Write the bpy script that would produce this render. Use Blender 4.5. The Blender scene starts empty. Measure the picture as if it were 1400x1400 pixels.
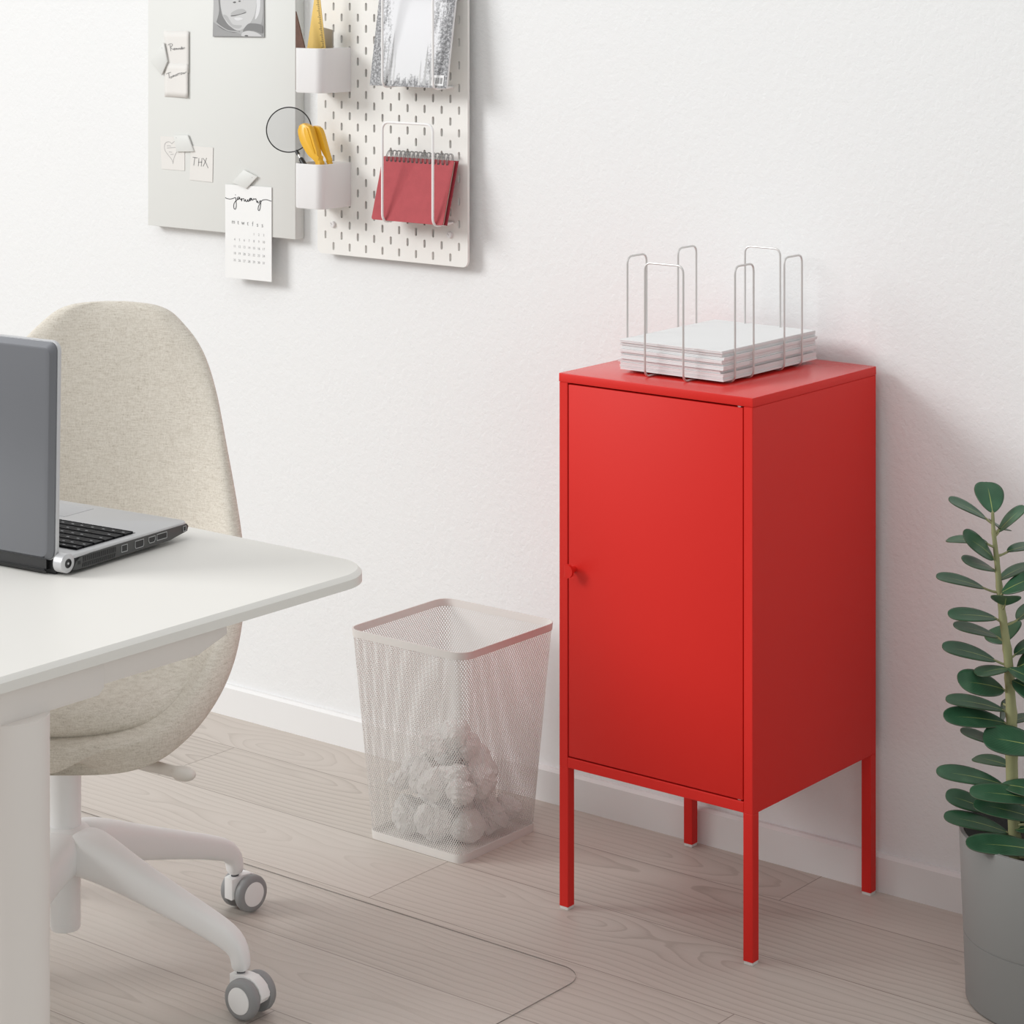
import bpy, bmesh, math, random
from mathutils import Vector, Matrix, Euler
random.seed(7)
scene = bpy.context.scene
COL = scene.collection
R = math.radians
PI = math.pi

# ------------------------------------------------------------------ materials
def new_mat(name):
    m = bpy.data.materials.new(name); m.use_nodes = True
    nt = m.node_tree
    return m, nt, nt.nodes['Principled BSDF']

def pmat(name, col, rough=0.5, metal=0.0, spec=0.5, coat=0.0, sheen=0.0, bump=0.0, bscale=400.0, var=0.0, vscale=3.0):
    m, nt, b = new_mat(name)
    N, L = nt.nodes, nt.links
    b.inputs['Base Color'].default_value = (*col, 1)
    b.inputs['Roughness'].default_value = rough
    b.inputs['Metallic'].default_value = metal
    b.inputs['Specular IOR Level'].default_value = spec
    b.inputs['Coat Weight'].default_value = coat
    b.inputs['Sheen Weight'].default_value = sheen
    tc = N.new('ShaderNodeTexCoord')
    if var > 0:
        nz = N.new('ShaderNodeTexNoise'); nz.inputs['Scale'].default_value = vscale; nz.inputs['Detail'].default_value = 3
        L.new(tc.outputs['Object'], nz.inputs['Vector'])
        mx = N.new('ShaderNodeMix'); mx.data_type = 'RGBA'
        mx.inputs[6].default_value = (*[c*(1-var) for c in col], 1); mx.inputs[7].default_value = (*[min(1, c*(1+var)) for c in col], 1)
        L.new(nz.outputs['Fac'], mx.inputs[0]); L.new(mx.outputs[2], b.inputs['Base Color'])
    if bump > 0:
        nz = N.new('ShaderNodeTexNoise'); nz.inputs['Scale'].default_value = bscale; nz.inputs['Detail'].default_value = 4
        L.new(tc.outputs['Object'], nz.inputs['Vector'])
        bp = N.new('ShaderNodeBump'); bp.inputs['Strength'].default_value = bump; bp.inputs['Distance'].default_value = 0.002
        L.new(nz.outputs['Fac'], bp.inputs['Height']); L.new(bp.outputs['Normal'], b.inputs['Normal'])
    return m

def nmath(nt, op, a, b=None, c=None):
    n = nt.nodes.new('ShaderNodeMath'); n.operation = op
    for i, v in enumerate((a, b, c)):
        if v is None: continue
        if isinstance(v, (int, float)): n.inputs[i].default_value = v
        else: nt.links.new(v, n.inputs[i])
    return n.outputs[0]

def ramp(nt, fac, stops):
    n = nt.nodes.new('ShaderNodeValToRGB'); cr = n.color_ramp
    while len(cr.elements) > 1: cr.elements.remove(cr.elements[-1])
    cr.elements[0].position = stops[0][0]; cr.elements[0].color = (*stops[0][1], 1)
    for p, c in stops[1:]:
        e = cr.elements.new(p); e.color = (*c, 1)
    nt.links.new(fac, n.inputs[0])
    return n.outputs[0]

def wall_material():
    m, nt, b = new_mat('painted_plaster')
    N, L = nt.nodes, nt.links
    b.inputs['Base Color'].default_value = (0.815, 0.82, 0.82, 1); b.inputs['Roughness'].default_value = 0.75
    b.inputs['Specular IOR Level'].default_value = 0.25
    tc = N.new('ShaderNodeTexCoord')
    n1 = N.new('ShaderNodeTexNoise'); n1.inputs['Scale'].default_value = 150; n1.inputs['Detail'].default_value = 3; n1.inputs['Roughness'].default_value = .55
    n2 = N.new('ShaderNodeTexVoronoi'); n2.inputs['Scale'].default_value = 95; n2.feature = 'SMOOTH_F1'
    L.new(tc.outputs['Object'], n1.inputs['Vector'])
    dv = N.new('ShaderNodeVectorMath'); dv.operation = 'MULTIPLY_ADD'; dv.inputs[1].default_value = (.02, .02, .02)
    L.new(n1.outputs['Color'], dv.inputs[0]); L.new(tc.outputs['Object'], dv.inputs[2]); L.new(dv.outputs[0], n2.inputs['Vector'])
    h = nmath(nt, 'ADD', n1.outputs['Fac'], nmath(nt, 'MULTIPLY', n2.outputs['Distance'], .8))
    bp = N.new('ShaderNodeBump'); bp.inputs['Strength'].default_value = 0.22; bp.inputs['Distance'].default_value = 0.003
    L.new(h, bp.inputs['Height']); L.new(bp.outputs['Normal'], b.inputs['Normal'])
    return m

def floor_material():
    m, nt, b = new_mat('pale_pine_planks')
    N, L = nt.nodes, nt.links
    tc = N.new('ShaderNodeTexCoord'); sp = N.new('ShaderNodeSeparateXYZ'); L.new(tc.outputs['Object'], sp.inputs[0])
    X, Y = nmath(nt, 'ADD', sp.outputs[0], -0.8), nmath(nt, 'ADD', sp.outputs[1], -2.115)      # room coordinates
    PW, PL = 0.1905, 1.85
    yy = nmath(nt, 'ADD', Y, 0.148)                       # a seam runs along y = -0.148
    row = nmath(nt, 'FLOOR', nmath(nt, 'DIVIDE', yy, PW))
    fy = nmath(nt, 'SUBTRACT', nmath(nt, 'DIVIDE', yy, PW), row)       # 0..1 across a plank
    wr = N.new('ShaderNodeTexWhiteNoise'); wr.noise_dimensions = '1D'; L.new(row, wr.inputs['W'])
    # butt joints: row 0 has one at x = -0.257, row 1 at -0.93
    off = nmath(nt, 'MULTIPLY', row, 0.673)
    xx = nmath(nt, 'ADD', nmath(nt, 'ADD', X, 0.257), off)
    cf = nmath(nt, 'DIVIDE', xx, PL)
    colm = nmath(nt, 'FLOOR', cf)
    fx = nmath(nt, 'SUBTRACT', cf, colm)
    cid = N.new('ShaderNodeCombineXYZ'); L.new(row, cid.inputs[0]); L.new(colm, cid.inputs[1])
    wn = N.new('ShaderNodeTexWhiteNoise'); wn.noise_dimensions = '2D'; L.new(cid.outputs[0], wn.inputs['Vector'])
    rs = N.new('ShaderNodeSeparateColor'); L.new(wn.outputs['Color'], rs.inputs[0])
    r1, r2, r3 = rs.outputs[0], rs.outputs[1], rs.outputs[2]
    # wood block coordinates, rings about an axis nearly parallel to the plank
    xo = nmath(nt, 'ADD', X, nmath(nt, 'MULTIPLY', r3, 40.0))
    nv = N.new('ShaderNodeCombineXYZ')
    L.new(nmath(nt, 'MULTIPLY', xo, 2.6), nv.inputs[0]); L.new(nmath(nt, 'MULTIPLY', yy, 9.0), nv.inputs[1]); L.new(nmath(nt, 'MULTIPLY', r1, 13.0), nv.inputs[2])
    ns = N.new('ShaderNodeTexNoise'); ns.inputs['Scale'].default_value = 1.0; ns.inputs['Detail'].default_value = 3; ns.inputs['Roughness'].default_value = .5
    L.new(nv.outputs[0], ns.inputs['Vector'])
    wob = nmath(nt, 'SUBTRACT', ns.outputs['Fac'], 0.5)
    cy = nmath(nt, 'MULTIPLY', nmath(nt, 'SUBTRACT', nmath(nt, 'ADD', fy, nmath(nt, 'MULTIPLY', wob, .22)), nmath(nt, 'ADD', .2, nmath(nt, 'MULTIPLY', r1, .6))), PW)
    # long wavy depth along the plank gives cathedral arches
    nl = N.new('ShaderNodeTexNoise'); nl.noise_dimensions = '1D'; nl.inputs['Scale'].default_value = 1.5; nl.inputs['Detail'].default_value = 1.5
    L.new(nmath(nt, 'ADD', xo, nmath(nt, 'MULTIPLY', r2, 17.0)), nl.inputs['W'])
    cz = nmath(nt, 'ADD', nmath(nt, 'MULTIPLY', nmath(nt, 'SUBTRACT', nl.outputs['Fac'], .5), .24), nmath(nt, 'MULTIPLY', wob, .05))
    rad = nmath(nt, 'SQRT', nmath(nt, 'ADD', nmath(nt, 'MULTIPLY', cy, cy), nmath(nt, 'MULTIPLY', cz, cz)))
    ph = nmath(nt, 'MULTIPLY', rad, 66.0)
    saw = nmath(nt, 'FRACT', ph)
    ring = ramp(nt, saw, [(0, (0, 0, 0)), (.40, (.12, .12, .12)), (.78, (.55, .55, .55)), (.90, (1, 1, 1)), (.97, (.9, .9, .9)), (1, (0, 0, 0))])
    # fine fibres
    fv = N.new('ShaderNodeCombineXYZ'); L.new(nmath(nt, 'MULTIPLY', xo, 6.0), fv.inputs[0]); L.new(nmath(nt, 'MULTIPLY', yy, 420.0), fv.inputs[1])
    nf = N.new('ShaderNodeTexNoise'); nf.inputs['Scale'].default_value = 1.0; nf.inputs['Detail'].default_value = 2
    L.new(fv.outputs[0], nf.inputs['Vector'])
    fib = nmath(nt, 'MULTIPLY', nmath(nt, 'SUBTRACT', nf.outputs['Fac'], .5), .35)
    # ring contrast fades in and out along the plank
    nb = N.new('ShaderNodeTexNoise'); nb.inputs['Scale'].default_value = 2.3; nb.inputs['Detail'].default_value = 1
    L.new(tc.outputs['Object'], nb.inputs['Vector'])
    amp = nmath(nt, 'MULTIPLY', nmath(nt, 'ADD', .35, nmath(nt, 'MULTIPLY', nb.outputs['Fac'], .9)), .43)
    tone = nmath(nt, 'ADD', nmath(nt, 'ADD', nmath(nt, 'MULTIPLY', ring, amp), fib), nmath(nt, 'MULTIPLY', nmath(nt, 'SUBTRACT', r2, .5), .40))
    colr = ramp(nt, nmath(nt, 'ADD', tone, .1), [(0, (.60, .545, .495)), (.3, (.55, .495, .445)), (.65, (.43, .38, .335)), (1, (.31, .265, .23))])
    # seams
    e1 = nmath(nt, 'MULTIPLY', nmath(nt, 'MINIMUM', fy, nmath(nt, 'SUBTRACT', 1, fy)), PW)
    e2 = nmath(nt, 'MULTIPLY', nmath(nt, 'MINIMUM', fx, nmath(nt, 'SUBTRACT', 1, fx)), PL)
    e = nmath(nt, 'MINIMUM', e1, e2)
    gap = nmath(nt, 'LESS_THAN', e, 0.0009)
    mx = N.new('ShaderNodeMix'); mx.data_type = 'RGBA'; L.new(nmath(nt, 'MULTIPLY', gap, .6), mx.inputs[0]); L.new(colr, mx.inputs[6])
    mx.inputs[7].default_value = (.13, .09, .07, 1)
    L.new(mx.outputs[2], b.inputs['Base Color'])
    b.inputs['Roughness'].default_value = .5; b.inputs['Specular IOR Level'].default_value = .3
    bp = N.new('ShaderNodeBump'); bp.inputs['Strength'].default_value = .12; bp.inputs['Distance'].default_value = .001
    L.new(nmath(nt, 'SUBTRACT', nmath(nt, 'MULTIPLY', fib, 1.0), gap), bp.inputs['Height']); L.new(bp.outputs['Normal'], b.inputs['Normal'])
    return m

def fabric_material():
    m, nt, b = new_mat('beige_woven_fabric')
    N, L = nt.nodes, nt.links
    tc = N.new('ShaderNodeTexCoord')
    def nz(scale, sx, sy, sz, det):
        mp = N.new('ShaderNodeMapping'); mp.inputs['Scale'].default_value = (sx, sy, sz)
        L.new(tc.outputs['Object'], mp.inputs[0])
        n = N.new('ShaderNodeTexNoise'); n.inputs['Scale'].default_value = scale; n.inputs['Detail'].default_value = det
        L.new(mp.outputs[0], n.inputs['Vector']); return n.outputs['Fac']
    hz = nz(1, 85, 85, 640, 2)      # long weft slubs
    vt = nz(1, 620, 620, 90, 2)
    fn = nz(1, 520, 520, 520, 3)
    t = nmath(nt, 'ADD', nmath(nt, 'ADD', nmath(nt, 'MULTIPLY', hz, .45), nmath(nt, 'MULTIPLY', vt, .3)), nmath(nt, 'MULTIPLY', fn, .4))
    c = ramp(nt, t, [(.34, (.44, .39, .325)), (.48, (.60, .55, .475)), (.62, (.69, .645, .57)), (.76, (.76, .715, .64))])
    L.new(c, b.inputs['Base Color']); b.inputs['Roughness'].default_value = .95; b.inputs['Specular IOR Level'].default_value = .1
    b.inputs['Sheen Weight'].default_value = .15
    bp = N.new('ShaderNodeBump'); bp.inputs['Strength'].default_value = .35; bp.inputs['Distance'].default_value = .0015
    L.new(t, bp.inputs['Height']); L.new(bp.outputs['Normal'], b.inputs['Normal'])
    return m

def leaf_material():
    m, nt, b = new_mat('rubber_plant_leaf')
    N, L = nt.nodes, nt.links
    tc = N.new('ShaderNodeTexCoord'); sp = N.new('ShaderNodeSeparateXYZ'); L.new(tc.outputs['UV'], sp.inputs[0])
    s, t = sp.outputs[0], sp.outputs[1]
    a = nmath(nt, 'ABSOLUTE', nmath(nt, 'SUBTRACT', t, .5))
    n = N.new('ShaderNodeTexNoise'); n.inputs['Scale'].default_value = 28; n.inputs['Detail'].default_value = 2; L.new(tc.outputs['Object'], n.inputs['Vector'])
    green = ramp(nt, n.outputs['Fac'], [(.3, (.020, .070, .034)), (.6, (.032, .100, .050)), (.8, (.06, .145, .078))])
    # lateral veins
    vn = nmath(nt, 'FRACT', nmath(nt, 'MULTIPLY', nmath(nt, 'SUBTRACT', s, nmath(nt, 'MULTIPLY', a, .7)), 15))
    vein = nmath(nt, 'MULTIPLY', nmath(nt, 'LESS_THAN', vn, .12), .10)
    mx = N.new('ShaderNodeMix'); mx.data_type = 'RGBA'; L.new(vein, mx.inputs[0]); L.new(green, mx.inputs[6]); mx.inputs[7].default_value = (.25, .36, .2, 1)
    wid = nmath(nt, 'MULTIPLY', nmath(nt, 'SUBTRACT', .82, s), .032)
    rib = nmath(nt, 'LESS_THAN', a, wid)
    mr = N.new('ShaderNodeMix'); mr.data_type = 'RGBA'; L.new(nmath(nt, 'MULTIPLY', rib, .85), mr.inputs[0]); L.new(mx.outputs[2], mr.inputs[6]); mr.inputs[7].default_value = (.36, .42, .13, 1)
    # rim of the leaf is thin and lighter; underside greyer
    edge = nmath(nt, 'MULTIPLY', nmath(nt, 'GREATER_THAN', a, .485), .5)
    me = N.new('ShaderNodeMix'); me.data_type = 'RGBA'; L.new(edge, me.inputs[0]); L.new(mr.outputs[2], me.inputs[6]); me.inputs[7].default_value = (.09, .075, .045, 1)
    geo = N.new('ShaderNodeNewGeometry')
    mb = N.new('ShaderNodeMix'); mb.data_type = 'RGBA'; L.new(nmath(nt, 'MULTIPLY', geo.outputs['Backfacing'], .7), mb.inputs[0]); L.new(me.outputs[2], mb.inputs[6]); mb.inputs[7].default_value = (.10, .13, .09, 1)
    L.new(mb.outputs[2], b.inputs['Base Color'])
    b.inputs['Roughness'].default_value = .36; b.inputs['Specular IOR Level'].default_value = .35
    return m

def forest_material():
    # black and white forest picture on a magazine cover; UV 0..1 over the sheet
    m, nt, b = new_mat('forest_print')
    N, L = nt.nodes, nt.links
    tc = N.new('ShaderNodeTexCoord'); sp = N.new('ShaderNodeSeparateXYZ'); L.new(tc.outputs['UV'], sp.inputs[0])
    u, v = sp.outputs[0], sp.outputs[1]
    def noise(sx, sy, det=4, rough=.6):
        mp = N.new('ShaderNodeMapping'); mp.inputs['Scale'].default_value = (sx, sy, 1); L.new(tc.outputs['UV'], mp.inputs[0])
        n = N.new('ShaderNodeTexNoise'); n.inputs['Scale'].default_value = 1; n.inputs['Detail'].default_value = det; n.inputs['Roughness'].default_value = rough
        L.new(mp.outputs[0], n.inputs['Vector']); return n.outputs['Fac']
    big = noise(9, 5, 5, .65)
    col = noise(16, 1.6, 3)
    fine = noise(38, 52, 6, .8)
    sky = ramp(nt, v, [(0, (.66, .66, .67)), (.5, (.70, .70, .72)), (1, (.66, .66, .68))])
    # density: trees at both sides, gap of sky in the middle leaning with height
    left = nmath(nt, 'SUBTRACT', nmath(nt, 'SUBTRACT', .33, nmath(nt, 'MULTIPLY', v, .12)), u)
    right = nmath(nt, 'SUBTRACT', u, nmath(nt, 'ADD', .62, nmath(nt, 'MULTIPLY', v, .12)))
    side = nmath(nt, 'MAXIMUM', left, right)
    low = nmath(nt, 'MULTIPLY', nmath(nt, 'SUBTRACT', .11, v), 2.2)
    d = nmath(nt, 'MAXIMUM', side, low)
    edge = nmath(nt, 'ADD', d, nmath(nt, 'ADD', nmath(nt, 'MULTIPLY', nmath(nt, 'SUBTRACT', big, .5), .34), nmath(nt, 'MULTIPLY', nmath(nt, 'SUBTRACT', col, .5), .35)))
    dark = nmath(nt, 'MULTIPLY', edge, 5.5)
    dark = nmath(nt, 'MINIMUM', nmath(nt, 'MAXIMUM', dark, 0.0), 1.0)
    fac = nmath(nt, 'MULTIPLY', nmath(nt, 'SUBTRACT', nmath(nt, 'ADD', nmath(nt, 'MULTIPLY', dark, .36), fine), .70), 5.0)
    fac = nmath(nt, 'MULTIPLY', nmath(nt, 'MINIMUM', nmath(nt, 'MAXIMUM', fac, 0.0), 1.0), .88)
    mx = N.new('ShaderNodeMix'); mx.data_type = 'RGBA'; L.new(fac, mx.inputs[0]); L.new(sky, mx.inputs[6]); mx.inputs[7].default_value = (.06, .06, .065, 1)
    L.new(mx.outputs[2], b.inputs['Base Color']); b.inputs['Roughness'].default_value = .4; b.inputs['Specular IOR Level'].default_value = .3
    return m

def film_material(edge=False):
    # clear floor protector: mostly see-through, faintly grey, slight gloss; its cut edge is darker
    m = bpy.data.materials.new('film_cut_edge' if edge else 'clear_plastic_film'); m.use_nodes = True
    nt = m.node_tree; N, L = nt.nodes, nt.links
    N.remove(N['Principled BSDF'])
    t = N.new('ShaderNodeBsdfTransparent'); t.inputs[0].default_value = (1, 1, 1, 1)
    d = N.new('ShaderNodeBsdfDiffuse'); d.inputs[0].default_value = (.08, .07, .06, 1) if edge else (.75, .72, .69, 1)
    g = N.new('ShaderNodeBsdfGlossy'); g.inputs['Roughness'].default_value = .3; g.inputs[0].default_value = (.9, .9, .9, 1)
    m1 = N.new('ShaderNodeMixShader'); m1.inputs[0].default_value = .6 if edge else .03; L.new(t.outputs[0], m1.inputs[1]); L.new(d.outputs[0], m1.inputs[2])
    m2 = N.new('ShaderNodeMixShader'); m2.inputs[0].default_value = .012; L.new(m1.outputs[0], m2.inputs[1]); L.new(g.outputs[0], m2.inputs[2])
    L.new(m2.outputs[0], N['Material Output'].inputs[0])
    return m

def glass_material():
    m = bpy.data.materials.new('thin_lens_glass'); m.use_nodes = True
    nt = m.node_tree; N, L = nt.nodes, nt.links
    N.remove(N['Principled BSDF'])
    t = N.new('ShaderNodeBsdfTransparent'); t.inputs[0].default_value = (.95, .95, .955, 1)
    g = N.new('ShaderNodeBsdfGlossy'); g.inputs['Roughness'].default_value = .02
    m2 = N.new('ShaderNodeMixShader'); m2.inputs[0].default_value = .05
    L.new(t.outputs[0], m2.inputs[1]); L.new(g.outputs[0], m2.inputs[2]); L.new(m2.outputs[0], N['Material Output'].inputs[0])
    return m

M = dict(
    wall=wall_material(), floor=floor_material(), fabric=fabric_material(), leaf=leaf_material(), forest=forest_material(),
    film=film_material(), film_edge=film_material(True), lens=glass_material(),
    trim=pmat('white_satin_trim', (.80, .795, .79), .45),
    red=pmat('red_powder_coat', (.68, .020, .014), .5, spec=.28, bump=.02, bscale=900),
    red_top=pmat('red_powder_coat_top', (.68, .024, .018), .25, spec=.85, bump=.02, bscale=900),
    gap_shade=pmat('red_gap_shade', (.06, .002, .002), .8),  # shade around the door, put into the colour
    foot=pmat('white_plastic_foot', (.75, .72, .70), .5),
    steel=pmat('satin_nickel_wire', (.66, .645, .63), .48, metal=.75),
    ring=pmat('dark_ring_wire', (.30, .30, .30), .4, metal=.6),
    paper=pmat('white_paper', (.80, .80, .80), .85, spec=.15),
    desk=pmat('white_laminate', (.80, .78, .74), .45, spec=.35),
    desk_edge=pmat('white_desk_edge', (.78, .765, .73), .5),
    desk_metal=pmat('white_desk_metal', (.79, .745, .71), .45, spec=.35),
    white_metal=pmat('white_chair_metal', (.88, .88, .875), .4, spec=.4),
    lever=pmat('translucent_grey_plastic', (.74, .70, .65), .4),
    rubber=pmat('grey_wheel_rubber', (.30, .305, .31), .55),
    dark_plastic=pmat('dark_grey_plastic', (.12, .12, .125), .6),
    lap_lid=pmat('grey_laptop_lid', (.175, .180, .195), .35, metal=.35, spec=.5),
    lap_silver=pmat('silver_laptop_deck', (.56, .56, .57), .38, metal=.35),
    lap_black=pmat('black_laptop_shell', (.018, .018, .019), .42),
    lap_gray=pmat('charcoal_laptop_side', (.065, .065, .063), .5),
    port_line=pmat('pale_port_outline', (.42, .42, .42), .4),
    key=pmat('black_keys', (.005, .005, .007), .55, spec=.2),
    legend=pmat('pale_key_legend', (.5, .5, .52), .5),
    bin=pmat('beige_white_bin', (.72, .69, .66), .7, spec=.2),
    crumple=pmat('crumpled_white_paper', (.80, .795, .785), .9, spec=.1),
    pot=pmat('grey_pot', (.235, .235, .228), .6),
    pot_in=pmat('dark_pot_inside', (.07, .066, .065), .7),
    soil=pmat('potting_soil', (.03, .022, .016), .95, bump=.9, bscale=120),
    stem=pmat('pale_green_stem', (.30, .30, .15), .6, var=.18, vscale=30),
    memo=pmat('pale_grey_board', (.72, .725, .70), .5, spec=.3),
    memo_side=pmat('grey_board_side', (.56, .56, .545), .6),
    magnet=pmat('pale_grey_magnet', (.70, .705, .68), .5),
    black=pmat('black_plastic', (.012, .012, .013), .4),
    note=pmat('cream_note_paper', (.755, .735, .705), .8),
    cal=pmat('white_card', (.84, .84, .83), .7),
    pencil=pmat('pencil_grey', (.20, .20, .20), .8),
    pencil_faint=pmat('faint_pencil', (.46, .45, .44), .8),
    ink=pmat('black_ink', (.03, .03, .035), .7),
    ink_gray=pmat('grey_ink', (.24, .24, .24), .7),
    date_gray=pmat('pale_grey_ink', (.38, .38, .38), .7),
    peg=pmat('white_pegboard', (.84, .825, .79), .45, spec=.3),
    peg_side=pmat('white_pegboard_edge', (.72, .70, .67), .5),
    cup=pmat('glossy_white_plastic', (.81, .80, .80), .25, spec=.5),
    wire=pmat('white_coated_wire', (.86, .855, .845), .35),
    note_red=pmat('red_cloth_cover', (.42, .07, .08), .8, bump=.25, bscale=800, var=.12, vscale=60),
    note_dark=pmat('dark_red_cover_edge', (.30, .02, .035), .8),
    page=pmat('cream_pages', (.72, .66, .55), .8),
    yellow=pmat('yellow_plastic', (.80, .44, .03), .3),
    ruler=pmat('yellow_ruler', (.80, .55, .16), .35),
    brown=pmat('brown_cork_wedge', (.13, .065, .045), .7, bump=.3, bscale=900, var=.35, vscale=200),
    grey_card=pmat('grey_cardboard', (.42, .39, .35), .6),
    g0=pmat('photo_tone_white', (.68, .68, .69), .5), g1=pmat('photo_tone_pale', (.56, .56, .56), .5), g2=pmat('photo_tone_light', (.43, .43, .43), .5),
    g3=pmat('photo_tone_mid', (.32, .32, .32), .5), g4=pmat('photo_tone_dark', (.20, .20, .20), .5), g5=pmat('photo_tone_black', (.12, .12, .12), .5),
)

# ------------------------------------------------------------------ mesh helpers
def T(*v): return Vector(v)

def finish(name, bm, mats, parent=None, smooth=True, ang=35, recalc=True):
    """link ONE mesh object; bm is in world coordinates and is moved to the parent's frame"""
    if recalc: bmesh.ops.recalc_face_normals(bm, faces=bm.faces)
    off = Vector((0, 0, 0)); p = parent
    while p is not None: off += p.location; p = p.parent
    if parent is None:
        xs = [v.co for v in bm.verts]
        lo = Vector((min(c.x for c in xs), min(c.y for c in xs), min(c.z for c in xs))); hi = Vector((max(c.x for c in xs), max(c.y for c in xs), max(c.z for c in xs)))
        off = Vector(((lo.x+hi.x)/2, (lo.y+hi.y)/2, lo.z))
    for v in bm.verts: v.co -= off
    me = bpy.data.meshes.new(name); bm.to_mesh(me); bm.free()
    if not isinstance(mats, (list, tuple)): mats = [mats]
    for m in mats: me.materials.append(m)
    if smooth:
        for pl in me.polygons: pl.use_smooth = True
        me.set_sharp_from_angle(angle=R(ang))
    o = bpy.data.objects.new(name, me); COL.objects.link(o)
    if parent is not None: o.parent = parent
    else: o.location = off
    return o

def thing(name, label, cat, loc, group=None):
    o = bpy.data.objects.new(name, None); COL.objects.link(o); o.location = loc; o.empty_display_size = .05
    o['label'] = label; o['category'] = cat
    if group: o['group'] = group
    return o

def tag(o, label, cat, group=None):
    o['label'] = label; o['category'] = cat
    if group: o['group'] = group
    return o

def struct(o):
    o['kind'] = 'structure'; return o

def add_box(bm, lo, hi, bev=0.0, seg=2, mi=0, mat=None):
    lo, hi = Vector(lo), Vector(hi)
    r = bmesh.ops.create_cube(bm, size=1.0)
    vs = r['verts']
    for v in vs: v.co = Vector(((lo[i]+hi[i])/2 + v.co[i]*(hi[i]-lo[i]) for i in range(3)))
    if mat is not None:
        for v in vs: v.co = mat @ v.co
    fs = list({f for v in vs for f in v.link_faces})
    for f in fs: f.material_index = mi
    if bev > 0:
        es = list({e for v in vs for e in v.link_edges})
        bmesh.ops.bevel(bm, geom=es, offset=bev, segments=seg, profile=.5, affect='EDGES', material=mi)

def box(lo, hi, bev=0.0, seg=2, mat=None):
    bm = bmesh.new(); add_box(bm, lo, hi, bev, seg, 0, mat); return bm

def smooth_path(pts, n=6, closed=False):
    """Catmull-Rom"""
    P = [Vector(p) for p in pts]; out = []; m = len(P)
    if m < 3: return P
    rng = m if closed else m-1
    for i in range(rng):
        p1, p2 = P[i], P[(i+1) % m]
        p0 = P[(i-1) % m] if closed or i > 0 else p1*2-p2
        p3 = P[(i+2) % m] if closed or i+2 < m else p2*2-p1
        for k in range(n):
            t = k/n
            out.append(.5*((2*p1)+(-p0+p2)*t+(2*p0-5*p1+4*p2-p3)*t*t+(-p0+3*p1-3*p2+p3)*t**3))
    if not closed: out.append(P[-1])
    return out

def round_path(pts, rad, n=6):
    """polyline with filleted corners"""
    P = [Vector(p) for p in pts]; out = [P[0]]
    for i in range(1, len(P)-1):
        a, b, c = P[i-1], P[i], P[i+1]
        d1, d2 = (a-b), (c-b)
        r = min(rad, d1.length*.49, d2.length*.49)
        s, e = b+d1.normalized()*r, b+d2.normalized()*r
        for k in range(n+1):
            t = k/n; out.append(s*(1-t)**2+b*2*t*(1-t)+e*t*t)
    out.append(P[-1]); return out

def add_tube(bm, pts, r, seg=8, closed=False, mi=0, caps=True):
    P = [Vector(p) for p in pts]; n = len(P)
    rad = r if isinstance(r, (list, tuple)) else [r]*n
    rings = []; prev = None
    for i in range(n):
        if closed: d = P[(i+1) % n]-P[(i-1) % n]
        else: d = P[min(i+1, n-1)]-P[max(i-1, 0)]
        d.normalize()
        if prev is None:
            up = Vector((0, 0, 1)) if abs(d.z) < .9 else Vector((1, 0, 0))
            x = d.cross(up).normalized()
        else:
            x = (prev-d*prev.dot(d))
            x = x.normalized() if x.length > 1e-6 else d.orthogonal().normalized()
        prev = x; y = d.cross(x)
        rings.append([bm.verts.new(P[i]+(x*math.cos(a)+y*math.sin(a))*rad[i]) for a in [2*PI*k/seg for k in range(seg)]])
    for i in range(n if closed else n-1):
        A, B = rings[i], rings[(i+1) % n]
        for k in range(seg):
            f = bm.faces.new((A[k], A[(k+1) % seg], B[(k+1) % seg], B[k])); f.material_index = mi
    if not closed and caps:
        bm.faces.new(rings[0][::-1]).material_index = mi; bm.faces.new(rings[-1]).material_index = mi

def tube(pts, r, seg=8, closed=False):
    bm = bmesh.new(); add_tube(bm, pts, r, seg, closed); return bm

def add_lathe(bm, prof, c, seg=48, mi=0, mat=None, close=False):
    """prof: (radius, z) list; revolve about vertical axis at c, or about mat's z axis"""
    rings = []
    for (r, z) in prof:
        if r < 1e-6:
            v = Vector((0, 0, z)); v = (mat @ v) if mat is not None else v+Vector(c)
            rings.append([bm.verts.new(v)])
        else:
            ring = []
            for k in range(seg):
                a = 2*PI*k/seg; v = Vector((r*math.cos(a), r*math.sin(a), z)); v = (mat @ v) if mat is not None else v+Vector(c)
                ring.append(bm.verts.new(v))
            rings.append(ring)
    prs = list(zip(rings[:-1], rings[1:]))
    if close: prs.append((rings[-1], rings[0]))
    for A, B in prs:
        for k in range(seg):
            k2 = (k+1) % seg
            if len(A) == 1 and len(B) == 1: continue
            if len(A) == 1: f = bm.faces.new((A[0], B[k], B[k2]))
            elif len(B) == 1: f = bm.faces.new((A[k], B[0], A[k2]))
            else: f = bm.faces.new((A[k], B[k], B[k2], A[k2]))
            f.material_index = mi

def lathe(prof, c, seg=48, mat=None, close=False):
    bm = bmesh.new(); add_lathe(bm, prof, c, seg, 0, mat, close); return bm

def add_prism(bm, pts, d, mi=0, bev=0.0, seg=2):
    """pts: planar 3D outline; extruded by vector d"""
    d = Vector(d)
    a = [bm.verts.new(Vector(p)) for p in pts]; b = [bm.verts.new(Vector(p)+d) for p in pts]
    n = len(a); fs = [bm.faces.new(a), bm.faces.new(b[::-1])]
    for i in range(n): fs.append(bm.faces.new((a[i], b[i], b[(i+1) % n], a[(i+1) % n])))
    for f in fs: f.material_index = mi
    if bev > 0:
        es = list({e for f in fs[:2] for e in f.edges})
        bmesh.ops.bevel(bm, geom=es, offset=bev, segments=seg, profile=.5, affect='EDGES')

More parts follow.
